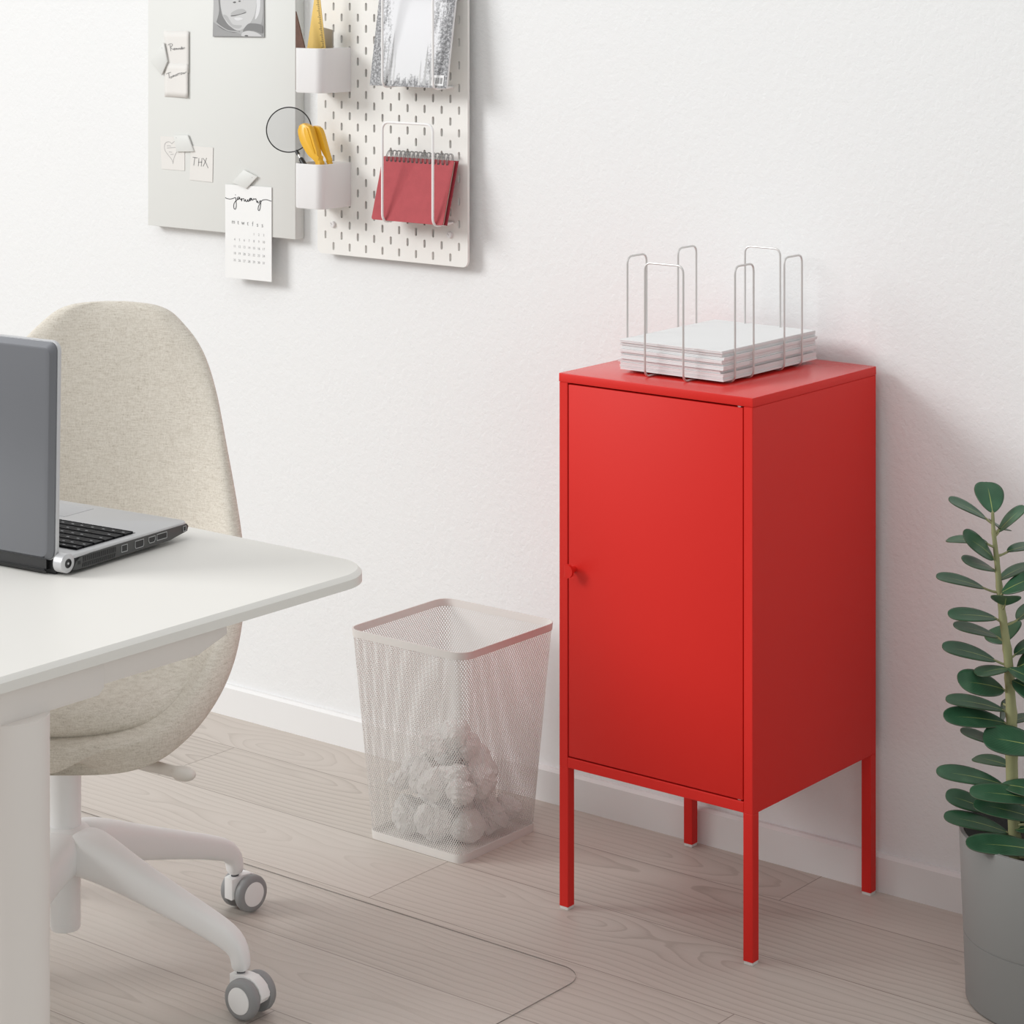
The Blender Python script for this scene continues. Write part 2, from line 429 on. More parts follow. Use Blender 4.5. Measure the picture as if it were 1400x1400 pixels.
def prism(pts, d, bev=0.0, seg=2):
    bm = bmesh.new(); add_prism(bm, pts, d, 0, bev, seg); return bm

def rrect(x0, y0, x1, y1, r, n=6, corners=(1, 1, 1, 1)):
    """2D rounded rectangle outline, corners: bl, br, tr, tl"""
    out = []
    for i, (cx, cy, a0) in enumerate(((x0+r, y0+r, PI), (x1-r, y0+r, 1.5*PI), (x1-r, y1-r, 0), (x0+r, y1-r, .5*PI))):
        if corners[i]:
            for k in range(n+1):
                a = a0+k/n*PI/2; out.append((cx+r*math.cos(a), cy+r*math.sin(a)))
        else: out.append(((x0, x1, x1, x0)[i], (y0, y0, y1, y1)[i]))
    return out

def add_ribbon(bm, pts2, w, fn, mi=0):
    """flat pen stroke; pts2 in 2D, fn maps 2D to 3D"""
    P = [Vector((p[0], p[1])) for p in pts2]; n = len(P); prev = None
    for i in range(n):
        d = P[min(i+1, n-1)]-P[max(i-1, 0)]
        if d.length < 1e-9: continue
        d.normalize(); nn = Vector((-d.y, d.x))*w/2
        a, b = bm.verts.new(fn(P[i]+nn)), bm.verts.new(fn(P[i]-nn))
        if prev: bm.faces.new((prev[0], prev[1], b, a)).material_index = mi
        prev = (a, b)

def text_bm(items, fn):
    """items: (string, x, y, size, align); flat letters mapped by fn"""
    bm = bmesh.new()
    for s, x, y, size, al in items:
        cu = bpy.data.curves.new('lettering', 'FONT'); cu.body = s; cu.size = size; cu.align_x = al; cu.resolution_u = 3
        ob = bpy.data.objects.new('lettering', cu); COL.objects.link(ob)
        dg = bpy.context.evaluated_depsgraph_get(); dg.update()
        me = bpy.data.meshes.new_from_object(ob.evaluated_get(dg))
        vs = [bm.verts.new(fn(Vector((v.co.x+x, v.co.y+y)))) for v in me.vertices]
        for p in me.polygons:
            try: bm.faces.new([vs[i] for i in p.vertices])
            except ValueError: pass
        bpy.data.objects.remove(ob); bpy.data.curves.remove(cu); bpy.data.meshes.remove(me)
    return bm

def set_uv(o, fn):
    me = o.data; uv = me.uv_layers.new(name='UVMap')
    for l in me.loops: uv.data[l.index].uv = fn(me.vertices[l.vertex_index].co)

def subsurf(o, lv=2):
    m = o.modifiers.new('smooth', 'SUBSURF'); m.levels = lv; m.render_levels = lv

# ------------------------------------------------------------------ camera
CAM = (2.2636, -2.9516, 1.4472)
cd = bpy.data.cameras.new('camera'); cam = bpy.data.objects.new('camera', cd); COL.objects.link(cam)
cam.location = CAM; cam.rotation_euler = (PI/2, 0, .6657)
cd.sensor_width = 36; cd.lens = 3334.34/1400*36
cd.shift_x = (700-726.4)/1400; cd.shift_y = (-55.616-700)/1400
cd.clip_start = .05; cd.clip_end = 60
scene.camera = cam

# measured plant: base, tip, width, leaf normal, place on the stem
STEM=[(0.6766,0.1061,0.6801),(0.6773,0.1067,0.6577),(0.6797,0.1086,0.6293),(0.6821,0.1104,0.6009),(0.6845,0.1123,0.5684),(0.6877,0.1148,0.5329),(0.6917,0.1180,0.4973),(0.6941,0.1199,0.4669),(0.6957,0.1211,0.4314),(0.6973,0.1224,0.3907),(0.6973,0.1224,0.3451),(0.6981,0.1230,0.2994),(0.6997,0.1242,0.2537),(0.7013,0.1255,0.2009)]
LEAVES=[
 ((0.6766,0.1061,0.6791),(0.6490,0.1416,0.7141),0.0477,(0.428,-0.444,0.787),(0.6768,0.1063,0.6730)),
 ((0.6702,0.1010,0.6709),(0.6351,0.0608,0.7016),0.0406,(0.545,0.153,0.825),(0.6771,0.1065,0.6648)),
 ((0.6829,0.1111,0.6527),(0.7109,0.1330,0.6892),0.0406,(-0.468,-0.553,0.690),(0.6783,0.1074,0.6466)),
 ((0.6845,0.1123,0.6577),(0.6565,0.1666,0.6499),0.0406,(0.335,0.301,0.893),(0.6779,0.1071,0.6516)),
 ((0.6710,0.1017,0.6374),(0.6117,0.0933,0.6374),0.0365,(0.017,-0.123,0.992),(0.6796,0.1084,0.6313)),
 ((0.6781,0.1073,0.6161),(0.6693,0.0431,0.6592),0.0426,(0.856,0.202,0.476),(0.6814,0.1098,0.6100)),
 ((0.6781,0.1073,0.6009),(0.6693,0.0431,0.6242),0.0426,(0.444,0.251,0.860),(0.6826,0.1108,0.5948)),
 ((0.6925,0.1186,0.6253),(0.7178,0.1639,0.6316),0.0406,(-0.030,-0.123,0.992),(0.6806,0.1092,0.6192)),
 ((0.6678,0.0992,0.5745),(0.6159,0.0584,0.5938),0.0406,(0.334,0.020,0.942),(0.6845,0.1123,0.5684)),
 ((0.6837,0.1117,0.5857),(0.7113,0.1588,0.6061),0.0406,(-0.198,-0.290,0.936),(0.6837,0.1117,0.5796)),
 ((0.6908,0.1045,0.5710),(0.7389,0.1169,0.6003),0.0426,(-0.286,-0.621,0.730),(0.6851,0.1128,0.5623)),
 ((0.6957,0.1058,0.5543),(0.7173,0.0681,0.5807),0.0477,(-0.250,0.440,0.860),(0.6866,0.1140,0.5451)),
 ((0.6813,0.1098,0.5329),(0.6391,0.0512,0.5453),0.0406,(0.349,-0.053,0.936),(0.6884,0.1154,0.5268)),
 ((0.6829,0.1111,0.5065),(0.6454,0.0562,0.5302),0.0406,(0.386,0.131,0.913),(0.6914,0.1177,0.5004)),
 ((0.6829,0.1263,0.4940),(0.6653,0.1608,0.5122),0.0569,(-0.227,-0.543,0.808),(0.6922,0.1183,0.4913)),
 ((0.7037,0.1274,0.5298),(0.7194,0.1651,0.5510),0.0426,(-0.283,-0.376,0.882),(0.6888,0.1156,0.5237)),
 ((0.6805,0.1092,0.4740),(0.6279,0.0551,0.4991),0.0426,(0.452,-0.025,0.892),(0.6940,0.1198,0.4679)),
 ((0.7005,0.1249,0.4821),(0.7218,0.1670,0.4999),0.0426,(-0.138,-0.325,0.936),(0.6934,0.1193,0.4760)),
 ((0.7029,0.1268,0.4638),(0.7439,0.1335,0.4878),0.0447,(-0.267,-0.708,0.654),(0.6945,0.1202,0.4577)),
 ((0.6917,0.1116,0.4359),(0.6630,0.0382,0.4609),0.0508,(0.683,-0.018,0.730),(0.6958,0.1212,0.4283)),
 ((0.6997,0.1090,0.4663),(0.6732,0.0653,0.4655),0.0447,(0.026,-0.034,0.999),(0.6946,0.1202,0.4567)),
 ((0.7003,0.1056,0.4682),(0.7535,0.1029,0.4564),0.0467,(0.212,-0.089,0.973),(0.6945,0.1202,0.4577)),
 ((0.7050,0.1094,0.4510),(0.7590,0.1072,0.4354),0.0487,(0.249,-0.347,0.904),(0.6953,0.1208,0.4405)),
 ((0.6901,0.1167,0.4050),(0.6262,0.0666,0.4242),0.0426,(0.312,-0.032,0.949),(0.6970,0.1221,0.3989)),
 ((0.6823,0.1233,0.4131),(0.6639,0.1724,0.3720),0.0447,(0.956,0.143,-0.258),(0.6966,0.1218,0.4100)),
 ((0.6917,0.1180,0.3877),(0.6343,0.0475,0.4061),0.0447,(0.490,-0.176,0.854),(0.6973,0.1224,0.3816)),
 ((0.6933,0.1192,0.3512),(0.6534,0.0624,0.3849),0.0406,(0.438,0.211,0.874),(0.6973,0.1224,0.3451)),
 ((0.7484,0.1243,0.3609),(0.6811,0.0715,0.3800),0.0548,(0.525,-0.396,0.753),(0.6973,0.1224,0.3451)),
 ((0.6925,0.1186,0.3857),(0.7132,0.1730,0.3916),0.0426,(-0.107,-0.068,0.992),(0.6973,0.1224,0.3796)),
 ((0.6919,0.1308,0.3235),(0.6320,0.1347,0.3257),0.0386,(0.029,-0.115,0.993),(0.6977,0.1227,0.3207)),
 ((0.6885,0.1155,0.3024),(0.6215,0.0501,0.3271),0.0426,(0.431,-0.104,0.896),(0.6982,0.1231,0.2963)),
 ((0.6923,0.0994,0.3075),(0.7574,0.1060,0.3093),0.0447,(0.003,-0.296,0.955),(0.6982,0.1231,0.2963)),
 ((0.7529,0.1152,0.2919),(0.6716,0.0513,0.3099),0.0467,(0.344,-0.177,0.922),(0.6991,0.1237,0.2720)),
 ((0.6585,0.1300,0.2554),(0.6117,0.0933,0.2790),0.0426,(0.529,-0.136,0.838),(0.6995,0.1241,0.2598)),
 ((0.7490,0.1121,0.2658),(0.6708,0.0634,0.2894),0.0467,(0.380,-0.169,0.909),(0.7000,0.1244,0.2456)),
 ((0.6941,0.1199,0.2354),(0.6247,0.0653,0.2618),0.0447,(0.396,-0.061,0.916),(0.7004,0.1248,0.2293)),
 ((0.7637,0.1109,0.2253),(0.6828,0.0220,0.2505),0.0508,(0.387,-0.092,0.917),(0.7013,0.1255,0.2009)),
 ((0.6997,0.1242,0.2537),(0.7127,0.1853,0.2499),0.0447,(0.144,0.031,0.989),(0.6999,0.1244,0.2476)),
 ((0.7059,0.1164,0.2420),(0.7348,0.1518,0.2456),0.0447,(0.093,-0.174,0.980),(0.7004,0.1247,0.2324)),
]
# ------------------------------------------------------------------ setting
WALL = 0.37
struct(finish('wall_back', box((-4.2, WALL, 0), (2.6, WALL+.1, 2.8)), M['wall']))
struct(finish('floor', box((-4.2, -4.6, -.05), (2.6, WALL, 0)), M['floor']))
bm = bmesh.new()   # skirting with a small chamfer on its top edge
add_prism(bm, [(-4.2, .358, 0), (-4.2, .358, .0535), (-4.2, .3625, .0585), (-4.2, WALL, .0585), (-4.2, WALL, 0)], (6.8, 0, 0))
struct(finish('baseboard_back', bm, M['trim'], ang=20))

# ------------------------------------------------------------------ cabinet
CW, CT, LEG = .35, .8168, .0165
cab = thing('cabinet', 'red metal one-door cabinet on four square legs against the wall', 'cabinet', (.175, .175, 0))
ZB = .2175          # underside of the body
bm = bmesh.new()
t = .0155
add_box(bm, (0, .002, ZB), (t, CW, .803), .0008, 1)
add_box(bm, (CW-t, 0, ZB), (CW, CW, .803), .0008, 1)
add_box(bm, (0, 0, ZB), (t, .004, .803), .0006, 1)
add_box(bm, (t, CW-.006, ZB), (CW-t, CW-.001, .803), 0)
add_box(bm, (t, 0, ZB), (CW-t, CW-.006, ZB+.0155), .0008, 1)
finish('body', bm, M['red'], cab)
tp = finish('top_panel', box((-.0006, -.0006, .8032), (CW+.0006, CW, CT), .0012, 2), [M['red'], M['red_top']], cab)
for p in tp.data.polygons: p.material_index = int(p.normal.z > .9)
finish('door_gap_shade', box((t, .016, ZB+.0155), (CW-t, .020, .803)), M['gap_shade'], cab)  # dark sheet behind the door, stands in for shade in the gap
door = finish('door', box((.0172, .0006, .2352), (.3325, .0146, .8005), .0009, 2), M['red'], cab)
KX_, KZ_ = .0282, .5215
D = [(KX_+.0102*math.cos(R(a)), KZ_+.0102*math.sin(R(a))) for a in range(-122, 123, 8)]       # round knob cut straight on its left
bm = bmesh.new()
add_prism(bm, [(x, -.0135, z) for x, z in D], (0, -.0050, 0), 0, .0006, 2)
KM = Matrix.Translation((KX_, .0006, KZ_)) @ Matrix.Rotation(PI/2, 4, 'X')
add_lathe(bm, [(0, 0), (.0048, 0), (.0048, .0138), (0, .0138)], None, 24, 0, KM)
finish('knob', bm, M['red'], door)
for z0, z1 in ((.8002, .8034), (.2328, .2355)): finish('hinge_pin', box((.322, .004, z0), (.327, .012, z1)), M['foot'], cab)
for lx in (0, CW-LEG):
    for ly in (0, CW-LEG):
        leg = finish('leg', box((lx, ly, .0045), (lx+LEG, ly+LEG, ZB+.0005), .0008, 1), M['red'], cab)
        f = finish('foot', box((lx+.0006, ly+.0006, 0), (lx+LEG-.0006, ly+LEG-.0006, .0046), .0006, 1), M['foot'], leg)
        f['label'] = 'white plastic foot under the leg'

# ------------------------------------------------------------------ wire paper tray and paper on the cabinet
tray = thing('paper_tray', 'thin nickel wire paper tray with tall rounded loops standing on the red cabinet', 'paper tray', (.165, .18, CT))
r = .0016; zb, zt = CT+.0017, .9905
def loop(a, b, inward):
    a, b, iv = Vector(a), Vector(b), Vector(inward)
    p = [a+iv*.04, a, a+Vector((0, 0, zt-zb)), b+Vector((0, 0, zt-zb)), b, b+iv*.04]
    return finish('wire_loop', tube(round_path(p, .012, 7), r, 8), M['steel'], tray)
loop((.1300, .0425, zb), (.2000, .0425, zb), (0, 1, 0))
loop((.1315, .3150, zb), (.1975, .3150, zb), (0, -1, 0))
for x, iv in ((.2632, (-1, 0, 0)), (.0660, (1, 0, 0))):
    loop((x, .0860, zb), (x, .1365, zb), iv); loop((x, .2225, zb), (x, .2735, zb), iv)
bm = bmesh.new()
for y in (.0860, .1365, .2225, .2735): add_tube(bm, [(.10, y, zb), (.228, y, zb)], r, 8)
for x in (.1300, .2000): add_tube(bm, [(x, .08, zb+.0018), (x, .28, zb+.0018)], r, 8)
finish('base_wires', bm, M['steel'], tray)

rng = random.Random(3)
z = CT+.0052
heights = [.0031, .0077, .0050, .0064, .0036, .0046, .0041, .0053, .0038]
words = ['lowest thin white paper sheaf lying in the wire tray on the red cabinet', 'second white paper sheaf from the bottom of the stack in the wire tray',
         'third white paper sheaf from the bottom of the stack in the wire tray', 'fourth white paper sheaf from the bottom of the stack in the wire tray',
         'middle white paper sheaf of the stack in the wire tray', 'fourth white paper sheaf from the top of the stack in the wire tray',
         'third white paper sheaf from the top of the stack in the wire tray', 'second white paper sheaf from the top of the stack in the wire tray',
         'topmost white paper sheaf of the stack with its blank upper page showing']
shift = [(.001, .000), (-.0005, .001), (-.006, .0015), (.001, -.0008), (-.0015, .002), (-.001, -.0015), (.0012, .001), (-.003, .0015), (-.0005, -.001)]
for i, h in enumerate(heights):
    dx, dy = shift[i]; bm = bmesh.new(); nl = max(2, int(h/.0012)); zz = z
    for k in range(nl):
        j = rng.uniform(-.0009, .0009); j2 = rng.uniform(-.0009, .0009); hh = h/nl
        add_box(bm, (.0705+dx+j, .0605+dy+j2, zz+.0001), (.2585+dx+j*.5, .3230+dy+j2, zz+hh-.0001)); zz += hh
    tag(finish('paper_sheaf', bm, M['paper'], smooth=False), words[i], 'paper', 'paper sheaves stacked in the wire tray')
    z += h+.0002

# ------------------------------------------------------------------ wastebasket
BX, BY = -.331, .1425
wb = thing('wastebasket', 'square off-white metal mesh wastebasket standing on the floor left of the red cabinet', 'wastebasket', (BX, BY, 0))
def ring_pt(u, z):
    """u: 0..1 around the rounded square, z: height"""
    k = (z-.012)/(.336-.012); h = .0985+(.1235-.0985)*k; rr = .014+.010*k
    per = 8*(h-rr)+2*PI*rr; d = (u % 1.0)*per; side = 2*(h-rr); arc = PI*rr/2
    for q in range(4):
        if d <= side:
            p = Vector((-h+rr+d, -h, 0)); break
        d -= side
        if d <= arc:
            a = -PI/2+d/rr; p = Vector((h-rr+rr*math.cos(a), -h+rr+rr*math.sin(a), 0)); break
        d -= arc
    else: p = Vector((-h+rr, -h, 0)); q = 3
    a = q*PI/2; c, s = round(math.cos(a)), round(math.sin(a))
    return Vector((BX+c*p.x-s*p.y, BY+s*p.x+c*p.y, z))
bm = bmesh.new()
NW = 196; Z0, Z1 = .010, .337; cellh = .0068; turns = (Z1-Z0)/cellh/NW; NS = 44; wu = .00150/.9
for fam in (1, -1):
    for w in range(NW):
        prev = None
        for k in range(NS+1):
            t_ = k/NS; zz = Z0+(Z1-Z0)*t_; u = w/NW+fam*turns*t_
            c = Vector((BX, BY, zz)); a, b = ring_pt(u-wu/2, zz), ring_pt(u+wu/2, zz)
            if fam < 0: a += (c-a).normalized()*.0004; b += (c-b).normalized()*.0004
            a, b = bm.verts.new(a), bm.verts.new(b)
            if prev: bm.faces.new((prev[0], prev[1], b, a))
            prev = (a, b)
finish('mesh_wall', bm, M['bin'], wb, smooth=False, recalc=False)
def band(z0, z1, out, inn, name, rad=.0012):
    bm = bmesh.new(); n = 96
    prof = [(out, z0), (out, z1), (-inn, z1), (-inn, z0)]
    rings = []
    for k in range(n):
        row = []
        for o_, zz in prof:
            p = ring_pt(k/n, zz); c = Vector((BX, BY, zz)); row.append(bm.verts.new(p+(p-c).normalized()*o_))
        rings.append(row)
    for k in range(n):
        A, B = rings[k], rings[(k+1) % n]
        for j in range(4): bm.faces.new((A[j], A[(j+1) % 4], B[(j+1) % 4], B[j]))
    return finish(name, bm, M['bin'], wb, ang=40)
band(.334, .3465, .0012, .0012, 'rim')
bm = bmesh.new()
pts = [ring_pt(k/96, .004) for k in range(96)]
add_prism(bm, [Vector((p.x, p.y, 0)) for p in pts], (0, 0, .0035)); finish('base_plate', bm, M['bin'], wb)
band(.0, .0135, .0012, .0010, 'base_rim')

def crumple_mesh(seed, rad):
    rn = random.Random(seed); bm = bmesh.new()
    bmesh.ops.create_icosphere(bm, subdivisions=4, radius=1.0)
    dirs = [Vector((rn.gauss(0, 1), rn.gauss(0, 1), rn.gauss(0, 1))).normalized() for _ in range(26)]
    offs = [rn.uniform(.62, 1.0) for _ in dirs]
    cre = [(Vector((rn.gauss(0, 1), rn.gauss(0, 1), rn.gauss(0, 1))).normalized(), rn.uniform(2, 6), rn.uniform(0, 6)) for _ in range(7)]
    for v in bm.verts:
        n = v.co.normalized(); s = 1.0
        for d, o in zip(dirs, offs):
            q = n.dot(d)
            if q > .05: s = min(s, o/q)
        w = sum(abs(math.sin(f*n.dot(d)*2+p)) for d, f, p in cre)/7
        v.co = n*rad*(s*.82+.30*(w-.5)+rn.uniform(-.035, .035))
    for v in bm.verts:
        v.co.z *= .92
    return bm
balls = [(-.055, -.058, .040, .041), (.010, -.060, .042, .042), (.058, -.030, .043, .040), (-.060, .010, .042, .041), (.000, .000, .044, .044), (.055, .038, .042, .041),
         (-.030, .060, .042, .042), (.025, .062, .041, .034), (-.030, -.040, .105, .042), (.035, -.045, .106, .040), (-.035, .025, .108, .041), (.042, .022, .104, .040),
         (.004, -.010, .166, .038), (-.028, .010, .150, .030), (.070, -.062, .098, .030), (-.070, -.066, .092, .026), (.072, .068, .040, .030), (-.072, -.030, .100, .030), (.012, -.072, .104, .034), (-.012, -.040, .158, .033), (.030, .005, .150, .030), (.066, .000, .100, .034), (-.070, .050, .095, .030), (.000, .066, .105, .036)]
for i, (x, y, z, rr) in enumerate(balls):
    bm = crumple_mesh(i+11, rr)
    mr = Euler((i*1.3, i*2.1, i*.7)).to_matrix()
    for v in bm.verts: v.co = mr @ v.co
    zmin = min(v.co.z for v in bm.verts)
    if i < 8: z = .0042-zmin
    for v in bm.verts: v.co += Vector((BX+x*.92, BY+y*.92, z))
    tag(finish('paper_ball', bm, M['crumple'], ang=18), 'crumpled white paper ball in the heap inside the mesh wastebasket', 'paper ball', 'crumpled paper balls in the wastebasket')

# ------------------------------------------------------------------ floor protector
o = finish('floor_protector', prism([(x, y, .0002) for x, y in rrect(-1.05, -1.17, .181, -.1675, .045, 10)], (0, 0, .0018)), [M['film'], M['film_edge']])
for p in o.data.polygons: p.material_index = 0 if abs(p.normal.z) > .5 else 1
tag(o, 'clear rounded-corner plastic floor protector lying under the desk chair', 'floor protector')

# ------------------------------------------------------------------ plant and pot
PC = Vector((.7528, .1717, 0))
pot = thing('plant_pot', 'tall round grey plant pot at the right edge standing by the wall', 'plant pot', PC)
bm = lathe([(0, .001), (.1335, .001), (.1352, .003), (.1385, .094), (.1376, .0945), (.1376, .0955), (.1386, .096), (.1445, .2345), (.1440, .2358), (.1385, .2358), (.1380, .2345), (.1360, .19), (0, .188)], PC, 96)
finish('pot_wall', bm, M['pot'], pot, ang=30)
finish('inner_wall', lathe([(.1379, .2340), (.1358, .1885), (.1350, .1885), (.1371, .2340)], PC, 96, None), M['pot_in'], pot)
plant = thing('rubber_plant', 'upright rubber plant with thick oval dark green leaves growing in the grey pot', 'plant', PC+Vector((0, 0, .188)))
bm = bmesh.new()
rings = [[bm.verts.new(PC+Vector((rr*math.cos(2*PI*k/48), rr*math.sin(2*PI*k/48), .191+.004*math.sin(rr*60+k*.7)*(rr < .13)))) for k in range(48)] for rr in (.02, .05, .08, .11, .1345)]
for A, B in zip(rings[:-1], rings[1:]):
    for k in range(48): bm.faces.new((A[k], A[(k+1) % 48], B[(k+1) % 48], B[k]))
bm.faces.new(rings[0]); finish('soil', bm, M['soil'], plant)
STEM = [Vector(p) for p in STEM]
sp = smooth_path(STEM, 4)
rads = [.0022+.0062*min(1, i/(len(sp)-1)*1.25) for i in range(len(sp))]
for i in range(len(sp)):
    if i % 5 == 0 and 3 < i < len(sp)-2: rads[i] *= 1.14
finish('stem', tube(sp, rads, 12), M['stem'], plant)
NLs, NLt = 22, 10
def leaf_shape(s):
    w = (max(0.0, s)**.66)*(max(0.0, 1-s)**.40)
    return w/.4875
for B, Tp, W, n, S in LEAVES:
    B, Tp, n, S = Vector(B), Vector(Tp), Vector(n), Vector(S)
    ax = Tp-B; Lg = ax.length; ax.normalize(); n = (n-ax*n.dot(ax)).normalized(); sd = ax.cross(n)
    bm = bmesh.new(); grid = []
    W2 = W*.86 if Lg > .05 else W
    for i in range(NLs+1):
        s = (1-math.cos(PI*i/NLs))/2; s_ = s; hw = leaf_shape(s_)*W2/2 if 0 < i < NLs else .0004
        row = []
        for j in range(NLt+1):
            q = j/NLt*2-1
            arch = -Lg*.16*(s-.35)**2+.07*hw*(q*q)
            row.append(bm.verts.new(B+ax*(Lg*s)+sd*(hw*q)+n*arch))
        grid.append(row)
    uvl = bm.loops.layers.uv.new('UVMap')
    for i in range(NLs):
        for j in range(NLt):
            f = bm.faces.new((grid[i][j], grid[i+1][j], grid[i+1][j+1], grid[i][j+1]))
            for l, (a, b) in zip(f.loops, ((i, j), (i+1, j), (i+1, j+1), (i, j+1))): l[uvl].uv = ((1-math.cos(PI*a/NLs))/2, b/NLt)
    lf = finish('leaf', bm, M['leaf'], plant, ang=80, recalc=False)
    so = lf.modifiers.new('thickness', 'SOLIDIFY'); so.thickness = .0011; so.offset = -1
    if (S-B).length > .003:
        mid = (S+B)/2+Vector((0, 0, -.0015))
        finish('petiole', tube(smooth_path([S, mid, B+ax*.004], 4), [.0019]*4+[.0016]*4+[.0011], 8), M['stem'], lf)

# ------------------------------------------------------------------ desk
desk = thing('desk', 'white desk with rounded corners and a round column leg in front', 'desk', (-.35, -1.19, 0))
DX0, DX1, DY0, DY1 = -1.055, .346, -1.59, -.7895
def slab(z0, z1, ins, rr): return [(x, y, z0) for x, y in rrect(DX0+ins, DY0+ins, DX1-ins, DY1-ins, rr, 14)]
bm = bmesh.new()
rows = [(.7138, .002, .064), (.7145, .0, .066), (.7248, .0, .066), (.7296, .0045, .0615), (.73, .0052, .061)]
R_ = [[bm.verts.new(Vector((p[0], p[1], z))) for p in slab(z, z, i_, r_)] for z, i_, r_ in rows]
for A, B in zip(R_[:-1], R_[1:]):
    for k in range(len(A)): bm.faces.new((A[k], A[(k+1) % len(A)], B[(k+1) % len(B)], B[k]))
bm.faces.new(R_[0][::-1]); bm.faces.new(R_[-1])
finish('tabletop', bm, M['desk'], desk, ang=20)
for sx in (1, -1):
    cx = .31 if sx > 0 else -1.02
    rail = finish('side_rail', prism([(cx-.022, -1.50, .7137), (cx-.022, -1.036, .7137), (cx-.022, -1.036, .700), (cx-.022, -1.08, .6865), (cx-.022, -1.50, .6865)], (.044, 0, 0), .002), M['desk_metal'], desk)
    finish('leg_bracket', prism([(cx-.024, -1.44, .7132), (cx-.024, -1.218, .7132), (cx-.024, -1.218, .684), (cx-.024, -1.226, .6775), (cx-.024, -1.432, .6775), (cx-.024, -1.44, .684)], (.048, 0, 0), .0015), M['desk_metal'], desk)
    finish('leg', lathe([(0, .02), (.0405, .02), (.0405, .678), (0, .678)], (cx, -1.325, 0), 64), M['desk_metal'], desk)
    finish('foot', box((cx-.04, -1.55, 0), (cx+.04, -1.00, .022), .006, 3), M['desk_metal'], desk)
finish('cross_beam', box((-1.0, -1.36, .685), (.29, -1.30, .7136), .002), M['desk_metal'], desk)

# ------------------------------------------------------------------ laptop
LT = Matrix.Translation((.0905, -1.0673, .73)) @ Matrix.Rotation(R(5.5), 4, 'Z') @ Matrix.Scale(-1, 4, (1, 0, 0))   # local x runs left, y towards the sitter
lap = thing('laptop', 'open silver and grey laptop on the desk with its lid back towards us', 'laptop', LT @ Vector((.18, .11, 0)))
def L_(x, y, z): return LT @ Vector((x, y, z))
LW, LD = .365, .226
bm = bmesh.new()
add_prism(bm, [L_(x, y, .0185) for x, y in rrect(0, .012, LW, LD, .010, 6, (0, 0, 1, 1))], LT.to_3x3() @ Vector((0, 0, .0045)), 0, .0015, 3)
finish('deck', bm, M['lap_silver'], lap)
bm = bmesh.new()
sec = [(.010, .0055), (.03, .003), (.19, .0055), (.222, .0115), (LD-.001, .0186), (.010, .0186)]
add_prism(bm, [L_(.002, y, z) for y, z in sec], LT.to_3x3() @ Vector((LW-.004, 0, 0)), 0, .0008, 2)
finish('bottom_shell', bm, M['lap_black'], lap)
side = finish('side_panel', prism([L_(.0035, y, z) for y, z in [(.020, .0055), (.026, .014), (.034, .0185), (.05, .0198), (.10, .0203), (LD-.004, .0205), (LD-.001, .017), (.2225, .0115), (.19, .0063), (.04, .0042)]], LT.to_3x3() @ Vector((-.0042, 0, 0)), .0004, 2), M['lap_gray'], lap)
bm = bmesh.new()
for k in range(17):
    y = .037+.0034*k
    add_box(bm, (-.0012, y, .0125), (.001, y+.0019, .0185), mat=LT)
    add_prism(bm, [L_(-.0012, y-.002, .0062), L_(-.0012, y-.0002, .0062), L_(-.0012, y+.0016, .0112), L_(-.0012, y-.0002, .0112)], LT.to_3x3() @ Vector((.002, 0, 0)))
add_box(bm, (-.0012, .0285, .0105), (.001, .0325, .0145), mat=LT)
finish('vent_grille', bm, M['lap_black'], side)
def port(y0, y1, z0, z1, chamf=0.0):
    bm = bmesh.new(); c = chamf
    P = [(y0+c, z0), (y1-c, z0), (y1, z0+c*1.6), (y1, z1), (y0, z1), (y0, z0+c*1.6)]
    add_prism(bm, [L_(-.0011, y, z) for y, z in P], LT.to_3x3() @ Vector((.002, 0, 0)), 0)
    add_tube(bm, [L_(-.0012, y, z) for y, z in P], .00045, 6, True, 1)
    finish('port', bm, [M['lap_black'], M['port_line']], side)
port(.103, .113, .0095, .0175); port(.127, .142, .0090, .0178, .0012); port(.151, .163, .0105, .0175, .0018); port(.166, .184, .0110, .0182); port(.2145, .2195, .0125, .0185)
CMx = LT @ Matrix.Translation((.004, .0125, .0150)) @ Matrix.Rotation(-PI/2, 4, 'Y')
bm = bmesh.new()
add_lathe(bm, [(0, -.009), (.0112, -.009), (.0112, .0035), (.0098, .0045), (.0055, .0046)], None, 40, 0, CMx)
add_lathe(bm, [(.0055, .0046), (.0050, .0052), (.0044, .0052), (.0040, .0040), (0, .0040)], None, 40, 1, CMx)
add_lathe(bm, [(0, .0048), (.0014, .0048), (.0014, .0040)], None, 16, 0, CMx)
finish('hinge_cap', bm, [M['lap_silver'], M['lap_black']], lap)
bm = bmesh.new()
add_box(bm, (.03, .004, .006), (LW-.03, .020, .021), .004, 3, mat=LT); finish('hinge_bar', bm, M['lap_black'], lap)
# keyboard
kb = finish('keyboard', box((.0125, .040, .0226), (LW-.014, .1425, .0234), 0, mat=LT), M['lap_black'], lap)
bm = bmesh.new(); bl = bmesh.new(); kr = random.Random(5)
y = .0412
for row, dep in enumerate((.0125, .0175, .0175, .0175, .0175, .0165)):
    x = .0135
    while x < LW-.018:
        w = .0165
        if row in (2, 3, 4) and x < .015: w = (.026, .034, .042)[row-2]
        if row == 5 and .12 < x < .15: w = .085
        w = min(w, LW-.0145-x)
        add_box(bm, (x, y, .0232), (x+w-.0018, y+dep-.0018, .0252), .0006, 1, mat=LT)
        if w < .03 or row != 5:
            c = x+w*kr.uniform(.35, .6)
            add_box(bl, (c-.0022, y+dep*.35, .02525), (c+.0016, y+dep*.35+.0016, .0254), mat=LT)
        x += w
    y += dep
finish('keys', bm, M['key'], kb); finish('key_legends', bl, M['legend'], kb)
